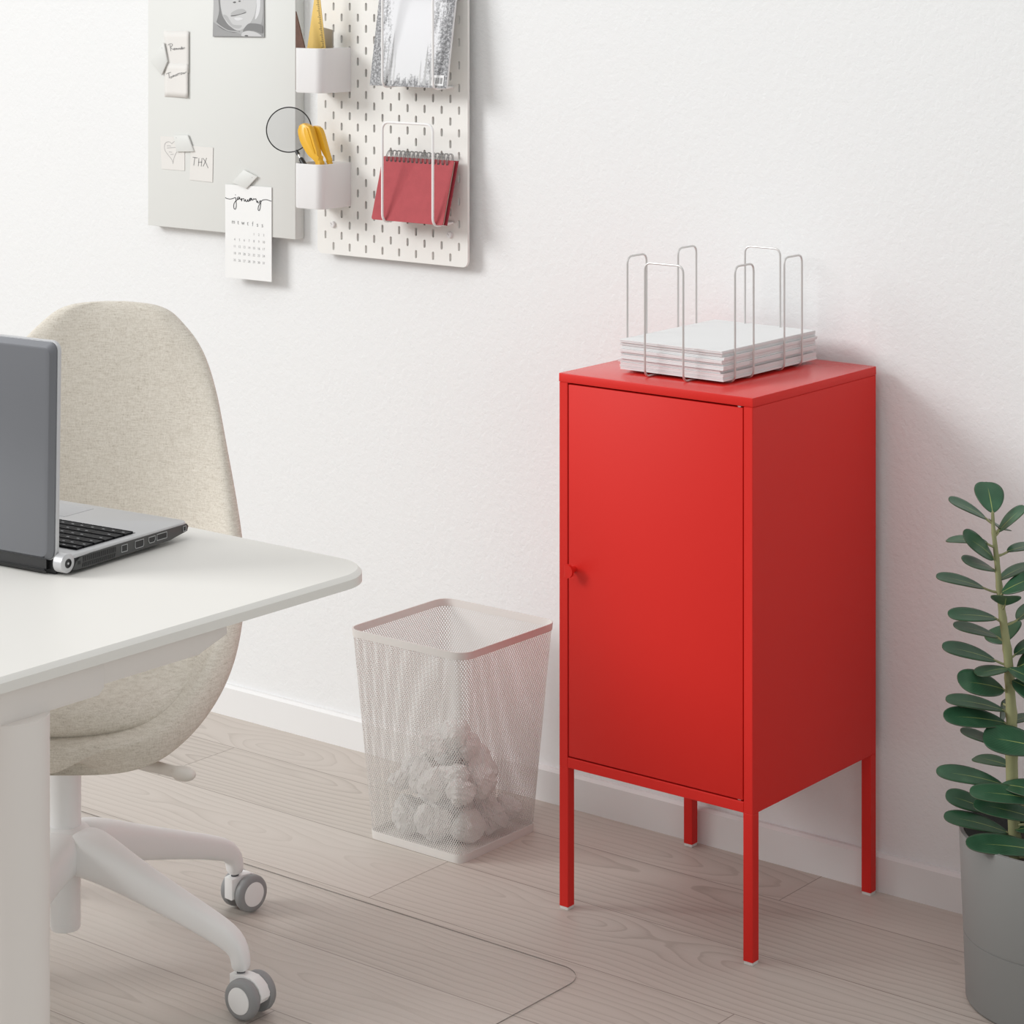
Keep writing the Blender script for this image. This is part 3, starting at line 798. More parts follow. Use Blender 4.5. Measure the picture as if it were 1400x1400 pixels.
finish('touchpad', box((.145, .160, .0229), (.235, .212, .0233), mat=LT), pmat('touchpad_grey', (.47, .47, .48), .4, metal=.3), lap)
# lid: stands almost upright over the rear edge
lid = Matrix.Identity(4)
LB = LT @ Matrix.Translation((0, .0065, .0165)) @ Matrix.Rotation(R(-1.0), 4, 'X')
def lid_pts(ins, yy, r_): return [LB @ Vector((x, yy, z)) for x, z in rrect(.0140+ins, ins*.6, LW-.0140-ins, .2555-ins, r_, 8)]
def lid_shell(rows):
    bm = bmesh.new(); Rr = [[bm.verts.new(p) for p in lid_pts(*q)] for q in rows]
    for A, B in zip(Rr[:-1], Rr[1:]):
        for k in range(len(A)): bm.faces.new((A[k], A[(k+1) % len(A)], B[(k+1) % len(B)], B[k]))
    bm.faces.new(Rr[0][::-1]); bm.faces.new(Rr[-1]); return bm
finish('lid', lid_shell([(.0018, .0008, .010), (.0016, -.0014, .010), (.0075, -.0062, .010), (.0095, -.0066, .009)]), M['lap_lid'], lap, ang=14)
finish('lid_frame', lid_shell([(.0006, .0062, .0112), (.0, .0056, .012), (.0, .0018, .012), (.0008, .0008, .012)]), M['lap_silver'], lap)
finish('screen', prism([LB @ Vector((x, .0063, z)) for x, z in rrect(.02, .018, LW-.02, .24, .003)], LT.to_3x3() @ Vector((0, .0004, 0))), M['lap_black'], lap)
finish('rubber_foot', box((.02, .012, 0), (.05, .03, .006), .001, mat=LT), M['lap_black'], lap)
finish('rubber_foot', box((LW-.05, .012, 0), (LW-.02, .03, .006), .001, mat=LT), M['lap_black'], lap)
finish('rubber_foot', box((.03, .185, 0), (.05, .200, .0075), .001, mat=LT), M['lap_black'], lap)
finish('rubber_foot', box((LW-.05, .185, 0), (LW-.03, .200, .0075), .001, mat=LT), M['lap_black'], lap)
# ------------------------------------------------------------------ swivel chair
CC = Vector((-.4165, -.618, 0)); CA = R(33)
FW = Vector((math.sin(CA), -math.cos(CA), 0)); LA = Vector((math.cos(CA), math.sin(CA), 0))
def CP(x, y, z): return CC+LA*x+FW*y+Vector((0, 0, z))      # x to the sitter's left, y forward
chair = thing('swivel_chair', 'swivel chair with a tall egg-shaped beige fabric back behind the desk', 'chair', CC)
TAB = [  # b, spine(y,z), rim(x,y,z)
 (-1, .232, .374, .0, .232, .374), (-.95, .230, .375, .108, .227, .375), (-.85, .215, .378, .160, .214, .380), (-.7, .175, .380, .198, .183, .393), (-.5, .10, .382, .230, .12, .426),
 (-.3, .0, .380, .244, .04, .471), (-.1, -.10, .386, .239, -.045, .528), (.05, -.178, .42, .228, -.105, .582), (.2, -.214, .50, .212, -.148, .643), (.4, -.230, .61, .192, -.184, .717),
 (.6, -.244, .72, .170, -.216, .794), (.75, -.256, .80, .144, -.240, .852), (.87, -.265, .861, .110, -.257, .890), (.95, -.271, .899, .072, -.268, .914), (1, -.275, .920, 0, -.275, .920)]
def tab(b):
    for i in range(len(TAB)-1):
        if b <= TAB[i+1][0]:
            p0, p1, p2, p3 = TAB[max(i-1, 0)], TAB[i], TAB[i+1], TAB[min(i+2, len(TAB)-1)]
            t = (b-p1[0])/(p2[0]-p1[0]); out = []
            for k in range(1, 6):
                m1 = (p2[k]-p0[k])/(p2[0]-p0[0])*(p2[0]-p1[0]); m2 = (p3[k]-p1[k])/(p3[0]-p1[0])*(p2[0]-p1[0]) if p3[0] != p1[0] else 0
                h = (2*t**3-3*t*t+1)*p1[k]+(t**3-2*t*t+t)*m1+(-2*t**3+3*t*t)*p2[k]+(t**3-t*t)*m2
                out.append(h)
            if t in (0, 1) or i == 0 or i == len(TAB)-2:
                if i == 0 or i == len(TAB)-2:
                    # rim closes like a circle at both ends
                    e = math.sqrt(t) if i == 0 else math.sqrt(1-t); out[2] = max(.010, (p2[3] if i == 0 else p1[3])*e)
            return out
    return [TAB[-1][1], TAB[-1][2], .010, TAB[-1][4], TAB[-1][5]]
NB, NA = 46, 20
bm = bmesh.new(); grid = []
uvmap = {}
bs = [-.68*math.cos(PI*i/NB)+.32*(2*i/NB-1) for i in range(NB+1)]
for i, b in enumerate(bs):
    sy, sz, rx, ry, rz = tab(b); row = []
    for j in range(NA+1):
        a = j/NA*2-1
        e = abs(a)**2.1
        p = CP(rx*math.sin(a*PI/2)*.35+rx*a*.65, sy+(ry-sy)*e, sz+(rz-sz)*e)
        row.append(p)
    grid.append(row)
vg = []
for i, row in enumerate(grid):
    vg.append([bm.verts.new(p) for p in row])
uvl = bm.loops.layers.uv.new('UVMap')
sl = [0.0]
for i in range(1, NB+1): sl.append(sl[-1]+(grid[i][NA//2]-grid[i-1][NA//2]).length)
def uvof(i, j):
    w = tab(bs[i])[2]; return ((j/NA*2-1)*w*1.08, sl[i])
for i in range(NB):
    for j in range(NA):
        ids = [(i, j), (i+1, j), (i+1, j+1), (i, j+1)]
        vs, us = [], []
        for q in ids:
            v = vg[q[0]][q[1]]
            if v not in vs: vs.append(v); us.append(uvof(*q))
        if len(vs) < 3: continue
        f = bm.faces.new(vs)
        for l, u in zip(f.loops, us): l[uvl].uv = u
shell = finish('shell', bm, M['fabric'], chair, ang=180)
vgp = shell.vertex_groups.new(name='thickness')
for i in range(NB+1):
    for j in range(NA+1):
        d = max(abs(j/NA*2-1), abs(2*i/NB-1)**1.0 if i/NB > .5 else abs(2*i/NB-1))
        up = min(1, max(0, (bs[i]+.1)/.6)); edge = .80*(1-up)+.30*up
        wgt = edge+(1-edge)*(1-d**5)**.8 if d < 1 else edge
        wgt *= (1-.18*up)
        vgp.add([i*(NA+1)+j], wgt, 'REPLACE')
s_ = shell.modifiers.new('padding', 'SOLIDIFY'); s_.thickness = .048; s_.offset = 0; s_.vertex_group = 'thickness'; s_.use_even_offset = False
subsurf(shell, 2)
# seat cushion
bm = bmesh.new(); rows = []; nA = 64
def pad_outline(k, ins):
    a = 2*PI*k/nA; c, s = math.cos(a), math.sin(a)
    ex = 2.5; x = (abs(c)**(2/ex))*(1 if c > 0 else -1)*(.212-ins); y = (abs(s)**(2/ex))*(1 if s > 0 else -1)*(.208-ins)+.015
    return x, y
def sag(x, y): return .055*(abs(x)/.212)**2.2*max(0, (.16-y)/.36)+.03*max(0, (-y-.05))
uvp = []
for z, ins in ((.404, .026), (.409, .012), (.415, .004), (.422, .0), (.430, .001), (.438, .005), (.445, .013), (.450, .027), (.453, .055), (.455, .11), (.456, .17)):
    rows.append([bm.verts.new(CP(*(lambda q: (q[0], q[1], z-.010+sag(*q)))(pad_outline(k, ins)))) for k in range(nA)])
for A, B in zip(rows[:-1], rows[1:]):
    for k in range(nA): bm.faces.new((A[k], A[(k+1) % nA], B[(k+1) % nA], B[k]))
bm.faces.new(rows[0][::-1]); bm.faces.new(rows[-1])
seat = finish('seat_cushion', bm, M['fabric'], chair, ang=180)
subsurf(seat, 1)
set_uv(seat, lambda c: ((c.dot(LA)), c.dot(FW)+c.z))
# under-seat mechanism, column, star base
finish('mechanism', prism([CP(x, y, .325) for x, y in rrect(-.075, -.10, .075, .10, .02)], (0, 0, .037), .006), M['white_metal'], chair)
col = finish('column', lathe([(0, .19), (.0222, .19), (.0222, .292), (.0228, .294), (.0228, .328), (0, .328)], CC, 40), M['white_metal'], chair)
finish('collar', lathe([(.0225, .300), (.0245, .302), (.0245, .322), (.0225, .324)], CC, 40, None, True), M['foot'], col)
lv = finish('height_lever', tube(smooth_path([CP(.06, -.02, .350), Vector((-.24, -.655, .349)), Vector((-.17, -.664, .352)), Vector((-.135, -.668, .355))], 5), [.0085]*6+[.0080]*5+[.0078]*5, 14), M['lever'], chair)
bm = bmesh.new(); bmesh.ops.create_uvsphere(bm, u_segments=24, v_segments=14, radius=1)
for v in bm.verts: v.co = Vector((-.122, -.669, .356))+Vector((v.co.x*.020, v.co.y*.014, v.co.z*.0095))
finish('paddle', bm, M['lever'], lv)
hub = finish('hub', lathe([(0, .061), (.0205, .061), (.0215, .064), (.0215, .143), (.030, .145), (.040, .153), (.0435, .172), (.041, .192), (.034, .204), (.0245, .2095), (0, .2095)], CC, 48), M['white_metal'], chair)
def star_arm(ang):
    d = Vector((math.cos(ang), math.sin(ang), 0)); n = Vector((-d.y, d.x, 0))
    # centreline: r, z, half height, half width
    S = [(.0, .176, .023, .020), (.024, .177, .0315, .037), (.044, .1755, .0315, .0365), (.062, .171, .0305, .031), (.085, .1645, .0288, .0262), (.12, .1535, .0255, .0225), (.18, .1355, .0215, .0195), (.235, .1185, .0185, .018), (.268, .1070, .0175, .0168), (.289, .0980, .0165, .0155), (.3005, .0855, .0132, .0138), (.3035, .072, .0125, .0126), (.3035, .0575, .0120, .0120)]
    bm = bmesh.new(); rings = []; m = 20; P = [Vector((s[0], s[1])) for s in S]
    for i, s in enumerate(S):
        tg = (P[min(i+1, len(P)-1)]-P[max(i-1, 0)]).normalized(); up = Vector((-tg.y, tg.x))
        if up.y < 0 and i < 7: up = -up
        ring = []
        for k in range(m):
            a = 2*PI*k/m; c, sn = math.cos(a), math.sin(a); ex = .72
            u = abs(sn)**ex*(1 if sn > 0 else -1)*s[2]; w = abs(c)**ex*(1 if c > 0 else -1)*s[3]
            q = P[i]+up*u; ring.append(bm.verts.new(CC+d*q.x+Vector((0, 0, q.y))+n*w))
        rings.append(ring)
    for A, B in zip(rings[:-1], rings[1:]):
        for k in range(m): bm.faces.new((A[k], A[(k+1) % m], B[(k+1) % m], B[k]))
    bm.faces.new(rings[0][::-1]); bm.faces.new(rings[-1])
    arm = finish('base_arm', bm, M['white_metal'], chair, ang=60)
    subsurf(arm, 1)
    return CC+d*.3035
def wheel(bm, c, ax, r_, w):
    z = ax.normalized(); m = z.to_track_quat('Z', 'Y').to_matrix().to_4x4(); m.translation = c
    return m
def caster(tip, axis, trail):
    axis, trail = Vector(axis).normalized(), Vector(trail).normalized()
    top = Vector((tip.x, tip.y, 0)); wc = top+trail*.017+Vector((0, 0, .0295))
    cs = bmesh.new(); rot = Matrix((trail, axis, Vector((0, 0, 1)))).transposed().to_4x4(); rot.translation = wc
    # hood between the wheels: arched fender
    out = []
    for k in range(13):
        a = R(190-k*16); out.append((.0225*math.cos(a), .0225*math.sin(a)+.001))
    prof = [(-.030, -.006), (-.030, .0255), (-.012, .0275)]+[(.0275*math.cos(R(95-k*10)), .0275*math.sin(R(95-k*10))) for k in range(10)]+[(.0235, -.004), (0, -.006)]
    pts = [rot @ Vector((x, -.0095, z)) for x, z in prof]
    add_prism(cs, pts, axis*.019, 0, .0015, 2)
    add_lathe(cs, [(0, .0250), (.006, .0250), (.006, .0305), (0, .0305)], Vector((tip.x, tip.y, .0295)), 20, 1)
    c = finish('caster', cs, [M['white_metal'], M['dark_plastic']], chair)
    for sgn in (1, -1):
        ctr = wc+axis*(sgn*.0165); q = (axis*sgn).to_track_quat('Z', 'Y').to_matrix().to_4x4(); q.translation = ctr
        rw = .0275
        bmw = lathe([(0, -.0065), (.021, -.0065), (.0262, -.0055), (rw, -.002), (rw, .0035), (.0262, .0068), (.0225, .0086), (.0185, .0088), (0, .0088)], None, 40, q)
        w = finish('wheel', bmw, M['rubber'], c, ang=50)
        finish('wheel_cap', lathe([(.0183, .0086), (.0180, .0096), (.016, .0100), (0, .0104)], None, 40, q), M['white_metal'], c)
AR0 = 10.2
axes = {0: ((.08, -1, 0), (1, .08, 0)), 1: ((.98, -.12, 0), (.12, .98, 0)), 2: ((.5, .87, 0), (-.87, .5, 0)), 3: ((.9, .4, 0), (-.4, .9, 0)), 4: ((.3, .95, 0), (.95, -.3, 0))}
for k in range(5):
    tip = star_arm(R(AR0+72*k+(.4 if k == 1 else 0)))
    caster(tip, *axes[k])
# ------------------------------------------------------------------ memo board with its papers
MY = .345
memo = thing('memo_board', 'pale grey magnetic memo board on the wall at the left of the pegboard', 'memo board', (-1.082, .3575, .926))
finish('panel', box((-1.281, MY, .926), (-.8835, WALL-.0003, 1.526), .0012, 2), M['memo'], memo)
def plate(outline, y0, th, bev=0.0):
    """outline in (x, z); front face at y0, thickness towards the wall"""
    return prism([(x, y0, z) for x, z in outline], (0, th, 0), bev, 2)
def on(y): return lambda p: Vector((p[0], y, p[1]))
# baby photo
ph = thing('photo_print', 'black and white baby photo print fixed at the top of the memo board', 'photo', (-1.03, .343, 1.2995))
finish('sheet', plate([(-1.0985, 1.2992), (-.9615, 1.3006), (-.9625, 1.440), (-1.0935, 1.440)], .3425, .0008), M['g3'], ph)
bm = bmesh.new()
X0, Z0_, PXM = -1.0985, 1.2993, .1370/70.0        # picture millimetres from left bottom; local units: u 0..70, v 0..72
def ph_poly(pts, mi, lay):
    q = [(p.x, p.y) for p in smooth_path([(p[0], p[1], 0) for p in pts], 5, True)] if lay else list(pts)
    for ax, lim, sg in ((0, 1.2, 1), (0, 68.8, -1), (1, 1.2, 1), (1, 95, -1)):      # trim to the sheet
        o_ = []
        for k in range(len(q)):
            a, b = q[k-1], q[k]; ia, ib = (a[ax]-lim)*sg >= 0, (b[ax]-lim)*sg >= 0
            if ia != ib:
                t_ = (lim-a[ax])/(b[ax]-a[ax]); o_.append((a[0]+(b[0]-a[0])*t_, a[1]+(b[1]-a[1])*t_))
            if ib: o_.append(b)
        q = o_
    vs = [bm.verts.new(Vector((X0+p[0]*PXM, .3424-.00012*lay, Z0_+p[1]*PXM*.51+p[0]*.00002))) for p in q]
    try: bm.faces.new(vs).material_index = mi
    except ValueError: pass
ph_poly([(1, 1), (1, 95), (69, 95), (69, 1)], 3, 0)
ph_poly([(3, 18), (3, 92), (66, 92), (68, 40), (60, 14), (34, 4)], 2, 1)                # hood
ph_poly([(5, 22), (9, 50), (7, 90), (13, 92), (12, 50), (18, 30), (30, 14), (38, 11), (28, 8), (14, 14)], 4, 2)
ph_poly([(58, 34), (60, 60), (59, 92), (64, 92), (65, 62), (63, 44)], 0, 2)
ph_poly([(33, 13), (20, 26), (12, 52), (11, 80), (16, 92), (58, 92), (60, 70), (58, 44), (50, 24), (40, 14)], 1, 3)      # face
ph_poly([(20, 40), (28, 24), (40, 22), (36, 16), (26, 20), (15, 40)], 2, 4)
ph_poly([(26, 46), (34, 52), (42, 53), (46, 48), (40, 44), (32, 41), (26, 41)], 2, 4)     # upper lip
ph_poly([(25.5, 40.5), (33, 42), (40, 44.5), (46, 47.5), (45, 45.5), (38, 42.5), (31, 39.8), (26, 39)], 5, 5)
ph_poly([(30, 36), (38, 37), (42, 34), (34, 31)], 0, 5)
ph_poly([(28, 66), (30, 64), (32.5, 65.5), (31, 67.5)], 5, 5); ph_poly([(35.5, 67.5), (37.5, 66.5), (39, 68), (37, 69.5)], 5, 5)
ph_poly([(25, 70), (27, 62), (31, 63), (36, 66), (41, 65), (42, 72), (34, 78)], 1, 4)
ph_poly([(1.5, 1.5), (1.5, 28), (10, 18), (22, 9), (36, 7), (42, 1.5)], 3, 6)
ph_poly([(2, 28), (10, 20), (22, 11), (36, 9), (36, 11), (22, 13), (11, 22), (3, 31)], 2, 7)
ph_poly([(42, 10), (48, 24), (56, 26), (68, 22), (68, 8), (56, 12)], 4, 6)
ph_poly([(40, 2), (42, 9), (50, 12), (60, 9), (66, 4), (66, 1.5), (50, 1.5)], 1, 7)
ph_poly([(44, 2), (46, 4), (49, 3), (48, 1.5)], 5, 8)
finish('printed_image', bm, [M['g%d' % i] for i in range(6)], ph, smooth=False, recalc=False)

# reminder note
nt_ = thing('paper_note', 'narrow cream handwritten note reading Reminder Tomorrow on the memo board', 'note', (-1.20, .3435, 1.1795))
bm = bmesh.new()     # two slips hanging one over the other with a slightly curled right edge
def curl(x0, x1, z0, z1, lift, y0, shx=0.0):
    g = []
    for i in range(9):
        s = i/8; row = []
        for j in range(7):
            q = j/6; zz = z0+(z1-z0)*q
            row.append(bm.verts.new(Vector((x0+(x1-x0)*s+shx*(q-.5)*(1-s), y0-lift*s*s, zz))))
        g.append(row)
    for i in range(8):
        for j in range(6): bm.faces.new((g[i][j], g[i+1][j], g[i+1][j+1], g[i][j+1]))
curl(-1.2335, -1.1640, 1.2275, 1.3085, .0022, .3446, -.004); curl(-1.2330, -1.1655, 1.1795, 1.2450, .0030, .3442)
sh = finish('sheet', bm, M['note'], nt_, ang=60, recalc=False)
so = sh.modifiers.new('thickness', 'SOLIDIFY'); so.thickness = .0003
bm = bmesh.new(); KX = .0703/430.0; KZ = (1.3085-1.1795)/1110.0
def nmap(y): return lambda p: Vector((-1.2335+(p.x-130)*KX, y-.0032*max(0, (p.x-130)/430)**2, 1.3085-(p.y-150-.045*(p.x-130))*KZ))
for st in ([(242, 495), (232, 440), (226, 385)], [(190, 398), (215, 378), (250, 372), (270, 390), (255, 415), (232, 432), (252, 450), (282, 472)],
           [(290, 468), (308, 458), (302, 448), (290, 458), (298, 476), (315, 472)], [(322, 474), (326, 450), (336, 456), (340, 472), (346, 452), (356, 456), (362, 472)], [(370, 450), (374, 470)], [(384, 470), (386, 450), (398, 450), (402, 468)],
           [(428, 452), (414, 448), (412, 464), (426, 466), (432, 420), (434, 464)], [(442, 458), (458, 450), (450, 440), (440, 452), (450, 466), (464, 460)], [(474, 462), (476, 440), (492, 440)]):
    add_ribbon(bm, smooth_path([(a, b, 0) for a, b in st], 5), 7.0, nmap(.3441))
for st in ([(160, 880), (200, 862), (248, 850)], [(205, 862), (212, 910), (216, 950)], [(250, 918), (236, 930), (240, 948), (258, 944), (262, 924), (250, 916)], [(276, 934), (280, 902), (290, 912), (292, 928), (300, 898), (312, 906), (316, 924)],
           [(340, 884), (326, 894), (332, 912), (350, 906), (352, 888), (340, 882)], [(366, 904), (364, 874), (382, 868)], [(392, 896), (390, 868), (408, 862)], [(432, 858), (418, 868), (424, 888), (442, 882), (444, 864), (432, 856)], [(456, 852), (466, 880), (480, 856), (492, 876), (506, 850), (530, 846)]):
    add_ribbon(bm, smooth_path([(a, b, 0) for a, b in st], 5), 7.0, nmap(.3437))
finish('handwriting', bm, M['pencil'], nt_, smooth=False, recalc=False)

def square_note(name, lab, q, y, strokes, mat, w):
    t = thing(name, lab, 'note', (sum(p[0] for p in q)/4, y, min(p[1] for p in q)))
    finish('sheet', plate(q, y, .0006), M['note'], t)
    bm = bmesh.new()
    for st in strokes: add_ribbon(bm, smooth_path([(a, b, 0) for a, b in st], 6), w, lambda p: Vector((p.x, y-.0003, p.y)))
    finish('handwriting', bm, mat, t, smooth=False, recalc=False)
    return t
def px14(a, b, y=.3435):            # measured on the note sheets
    u, v = 210+a/14.0, 175+b/14.0
    return (-1.2445+(u-219)*(.0674/33.0), 1.1024-(v-186)/706.0+(u-219)*.000106)
hq = [(-1.2415, 1.0385), (-1.1772, 1.0384), (-1.1772, 1.1026), (-1.2445, 1.1024)]
square_note('paper_note', 'cream square note with a pencilled heart on the memo board', hq, .3441,
    [[px14(*p) for p in st] for st in ([(345, 305), (300, 268), (235, 280), (205, 340), (215, 430), (280, 525), (340, 600), (368, 665)], [(345, 305), (390, 265), (450, 262), (490, 300), (495, 370), (440, 460), (390, 570), (365, 690)], [(250, 345), (290, 340), (330, 352)], [(250, 385), (330, 380), (460, 374)], [(290, 460), (350, 466)], [(320, 510), (380, 506)])], M['pencil_faint'], .0011)
tq = [(-1.1629, 1.0215), (-1.1006, 1.0205), (-1.0989, 1.0868), (-1.1592, 1.0876)]
square_note('paper_note', 'cream square note with THX written on it on the memo board', tq, .3438,
    [[px14(*p) for p in st] for st in ([(745, 565), (835, 578)], [(785, 572), (775, 640), (765, 720)], [(862, 580), (850, 735)], [(920, 580), (905, 740)], [(850, 662), (918, 658)], [(940, 580), (985, 660), (1035, 770)], [(1005, 578), (980, 650), (940, 740)])], M['pencil'], .0013)

def magnet(pts, y, lab, dot):
    t = thing('magnet', lab, 'magnet', (sum(p[0] for p in pts)/4, y, min(p[1] for p in pts)), 'square magnets on the memo board')
    finish('plate', plate(pts, y, .0032, .0003), M['magnet'], t)
    DM = Matrix.Translation((dot[0], y+.0001, dot[1])) @ Matrix.Rotation(PI/2, 4, 'X')
    finish('dot', lathe([(0, .0002), (.0009, .0002), (.0009, 0)], None, 14, DM), M['pencil_faint'], t)
def mp(u, v):   # memo board pixel to board metres
    return (-1.281+(u-202)*(.3975/201.5), 1.3674-.0001+(u-202)*.0001-(v-0)/(697.3+(u-202)*.2)*1.0 + (u-202)*.00002)
magnet([mp(224, 104), mp(208, 84), mp(227, 60), mp(232, 86)][::1], .3402, 'pale grey square magnet pinning the left edge of the Reminder note', mp(224.5, 67))
magnet([mp(245, 210.5), mp(241, 188), mp(260.5, 189), mp(269, 212)], .3405, 'pale grey square magnet overlapping both the heart note and the THX note', mp(244.8, 191.5))
magnet([mp(341, 268.5), mp(322.5, 258), mp(338, 242.5), mp(356, 253.5)], .3395, 'pale grey square magnet holding the top of the January calendar', mp(349.5, 253.7))

# calendar sheet
cal = thing('calendar', 'white January calendar card hanging below the memo board edge', 'calendar', (-1.004, .3432, .842))
finish('card', plate([(-1.0648, .8418), (-.9426, .8424), (-.9426, 1.0198), (-1.0652, 1.0186)], .3429, .0006), M['cal'], cal)
CXL, CZT = -1.0650, 1.0190; SX, SZ = .1224/590.0, .1770/1188.0
def cmap(p): return Vector((CXL+(p.x-75)*SX, .3426, CZT-(p.y-112-.060*(p.x-75))*SZ))
bm = bmesh.new()
for st in ([(75, 285), (100, 297), (140, 302), (180, 292), (208, 282), (214, 320), (219, 380), (212, 420), (200, 430), (188, 415), (186, 375), (200, 338), (228, 312), (250, 292), (262, 280), (246, 274), (232, 288), (234, 304), (248, 302), (260, 282), (264, 300), (276, 304), (284, 288)],
           [(284, 288), (286, 325), (292, 302), (306, 292), (318, 298), (320, 322), (330, 322), (338, 300), (340, 322), (354, 330), (366, 302), (369, 326), (380, 322), (398, 296), (412, 288), (396, 286), (384, 302), (390, 318), (404, 310), (416, 288), (420, 308), (432, 306), (442, 288), (452, 298), (468, 290), (474, 312), (482, 338)],
           [(482, 338), (492, 316), (492, 338), (506, 342), (524, 312), (530, 330), (526, 385), (516, 430), (504, 438), (496, 420), (502, 385), (522, 345), (545, 312), (575, 300), (612, 300), (640, 310), (664, 316)], [(203, 246), (212, 248)]):
    add_ribbon(bm, smooth_path([(a, b, 0) for a, b in st], 5), 8.5, cmap)
finish('month_name', bm, M['ink'], cal, smooth=False, recalc=False)
def tmap(p): return Vector((CXL+p.x, .3426, p.y))
xs = [-.0005+.0225+.01275*i for i in range(7)]
finish('day_letters', text_bm([(c, x, .9452-.0003*i, .0118, 'CENTER') for i, (c, x) in enumerate(zip('mtwtfss', xs))], tmap), M['ink_gray'], cal, smooth=False, recalc=False)
items = []; d = 1
for rI in range(5):
    for c in range(7):
        if rI == 0 and c < 4: continue
        items.append((str(d), xs[c]+.0035, .9265-.0131*rI, .0066, 'CENTER')); d += 1
finish('date_numbers', text_bm(items, tmap), M['date_gray'], cal, smooth=False, recalc=False)

# ------------------------------------------------------------------ pegboard
PX0, PZ0, PY = -.8087, .9407, .347
peg = thing('pegboard', 'white slotted pegboard on the wall holding cups and wire holders', 'pegboard', (-.6487, .3585, .9055))
bm = bmesh.new(); edges = []
def loop_edges(pts):
    vs = [bm.verts.new(Vector((x, PY, z))) for x, z in pts]
    for i in range(len(vs)): edges.append(bm.edges.new((vs[i], vs[(i+1) % len(vs)])))
loop_edges(rrect(PX0-.020, .9055, PX0+.340, .9055+.56, .012, 6))
def slot(cx, cz):
    hw, hh = .0025, .0075; P = []
    for k in range(6): a = k/5*PI; P.append((cx+hw*math.cos(a), cz+hh-hw+hw*math.sin(a)))
    for k in range(6): a = PI+k/5*PI; P.append((cx+hw*math.cos(a), cz-hh+hw+hw*math.sin(a)))
    loop_edges(P)
for k in range(14):
    for i in range(9):
        if PZ0+.04*k < 1.458: slot(PX0+.04*i, PZ0+.04*k)
    for i in range(8):
        z = PZ0-.02+.04*k
        if k == 1 and i in (0, 7): continue
        slot(PX0+.02+.04*i, z)
bmesh.ops.triangle_fill(bm, use_beauty=True, use_dissolve=False, edges=edges, normal=(0, -1, 0))
fs = list(bm.faces)
ex = bmesh.ops.extrude_face_region(bm, geom=fs)
for v in [g for g in ex['geom'] if isinstance(g, bmesh.types.BMVert)]: v.co.y += .0050
finish('panel', bm, M['peg'], peg, ang=30)
bm = bmesh.new()       # frame of ribs behind the panel that keeps it off the wall
add_box(bm, (PX0-.006, .352, .915), (PX0+.322, .3525, .9152))
bm.free()
for sx in (PX0+.02, PX0+.30):
    for sz in (PZ0+.02, PZ0+.50):
        SM = Matrix.Translation((sx, PY, sz)) @ Matrix.Rotation(PI/2, 4, 'X')
        sc = finish('fixing_screw', lathe([(0, -.0225), (.0055, -.0225), (.0055, -.002), (.0060, 0), (.0058, .0035), (.0050, .0044), (0, .0046)], None, 28, SM), M['cup'], peg)
        bm = bmesh.new(); add_box(bm, (-.0040, -.0005, .0045), (.0010, .0005, .0047), mat=SM @ Matrix.Rotation(R(-40), 4, 'Z')); finish('screw_slot', bm, M['grey_card'], sc)

def cup(z0, lab):
    x0, x1, y0, y1, h = -.8155, -.7452, .2665, .3468, .081
    bm = bmesh.new(); o = rrect(x0, y0, x1, y1, .015, 8, (1, 1, 0, 0)); i_ = rrect(x0+.002, y0+.002, x1-.002, y1-.002, .013, 8, (1, 1, 0, 0))
    rows = [[(x+(.001 if x < -.78 else -.001), y+(.001 if y < .3 else 0), z0) for x, y in o], [(x, y, z0+.0025) for x, y in o], [(x, y, z0+h-.0006) for x, y in o], [((a[0]+b[0])/2, (a[1]+b[1])/2, z0+h) for a, b in zip(o, i_)], [(x, y, z0+h-.0006) for x, y in i_], [(x, y, z0+.003) for x, y in i_]]
    V = [[bm.verts.new(Vector(p)) for p in r_] for r_ in rows]
    for A, B in zip(V[:-1], V[1:]):
        for k in range(len(A)): bm.faces.new((A[k], A[(k+1) % len(A)], B[(k+1) % len(B)], B[k]))
    bm.faces.new(V[0][::-1]); bm.faces.new(V[-1])
    return tag(finish('pegboard_cup', bm, M['cup'], ang=40), lab, 'cup', 'white cups hooked on the pegboard')
cup(1.2055, 'upper white plastic cup on the pegboard holding the yellow ruler')
cup(.9960, 'lower white plastic cup on the pegboard holding the magnifying glass')

# things in the upper cup
tag(finish('set_square', prism([(-.8125, .2715, 1.210), (-.8125, .2715, 1.3525), (-.7895, .2715, 1.285), (-.7780, .2715, 1.210)], (0, .0025, 0)), M['brown']), 'dark brown pointed wedge standing in the upper pegboard cup', 'drawing tool')
rl = thing('ruler', 'yellow triangular ruler with black tick marks in the upper pegboard cup', 'ruler', (-.79, .302, 1.209))
finish('blade', prism([(-.8120, .3005, 1.209), (-.8112, .3005, 1.2846), (-.7855, .3005, 1.415), (-.7666, .3005, 1.2856), (-.7560, .3005, 1.209)], (0, .002, 0)), M['ruler'], rl)
bm = bmesh.new()
for k in range(48):
    z = 1.287+k*.0022; x = -.7666-(z-1.2856)*.164; w = .0045 if k % 5 else .0075
    add_box(bm, (x-.001-w, .3001, z), (x-.001, .3004, z+.0007))
finish('tick_marks', bm, M['ink'], rl)
tag(finish('card', prism([(-.7925, .322, 1.2095), (-.7925, .322, 1.3225), (-.7718, .326, 1.3180), (-.7718, .326, 1.2095)], (0, .003, 0)), M['grey_card']), 'small grey cardboard strip behind the yellow ruler in the upper cup', 'card')

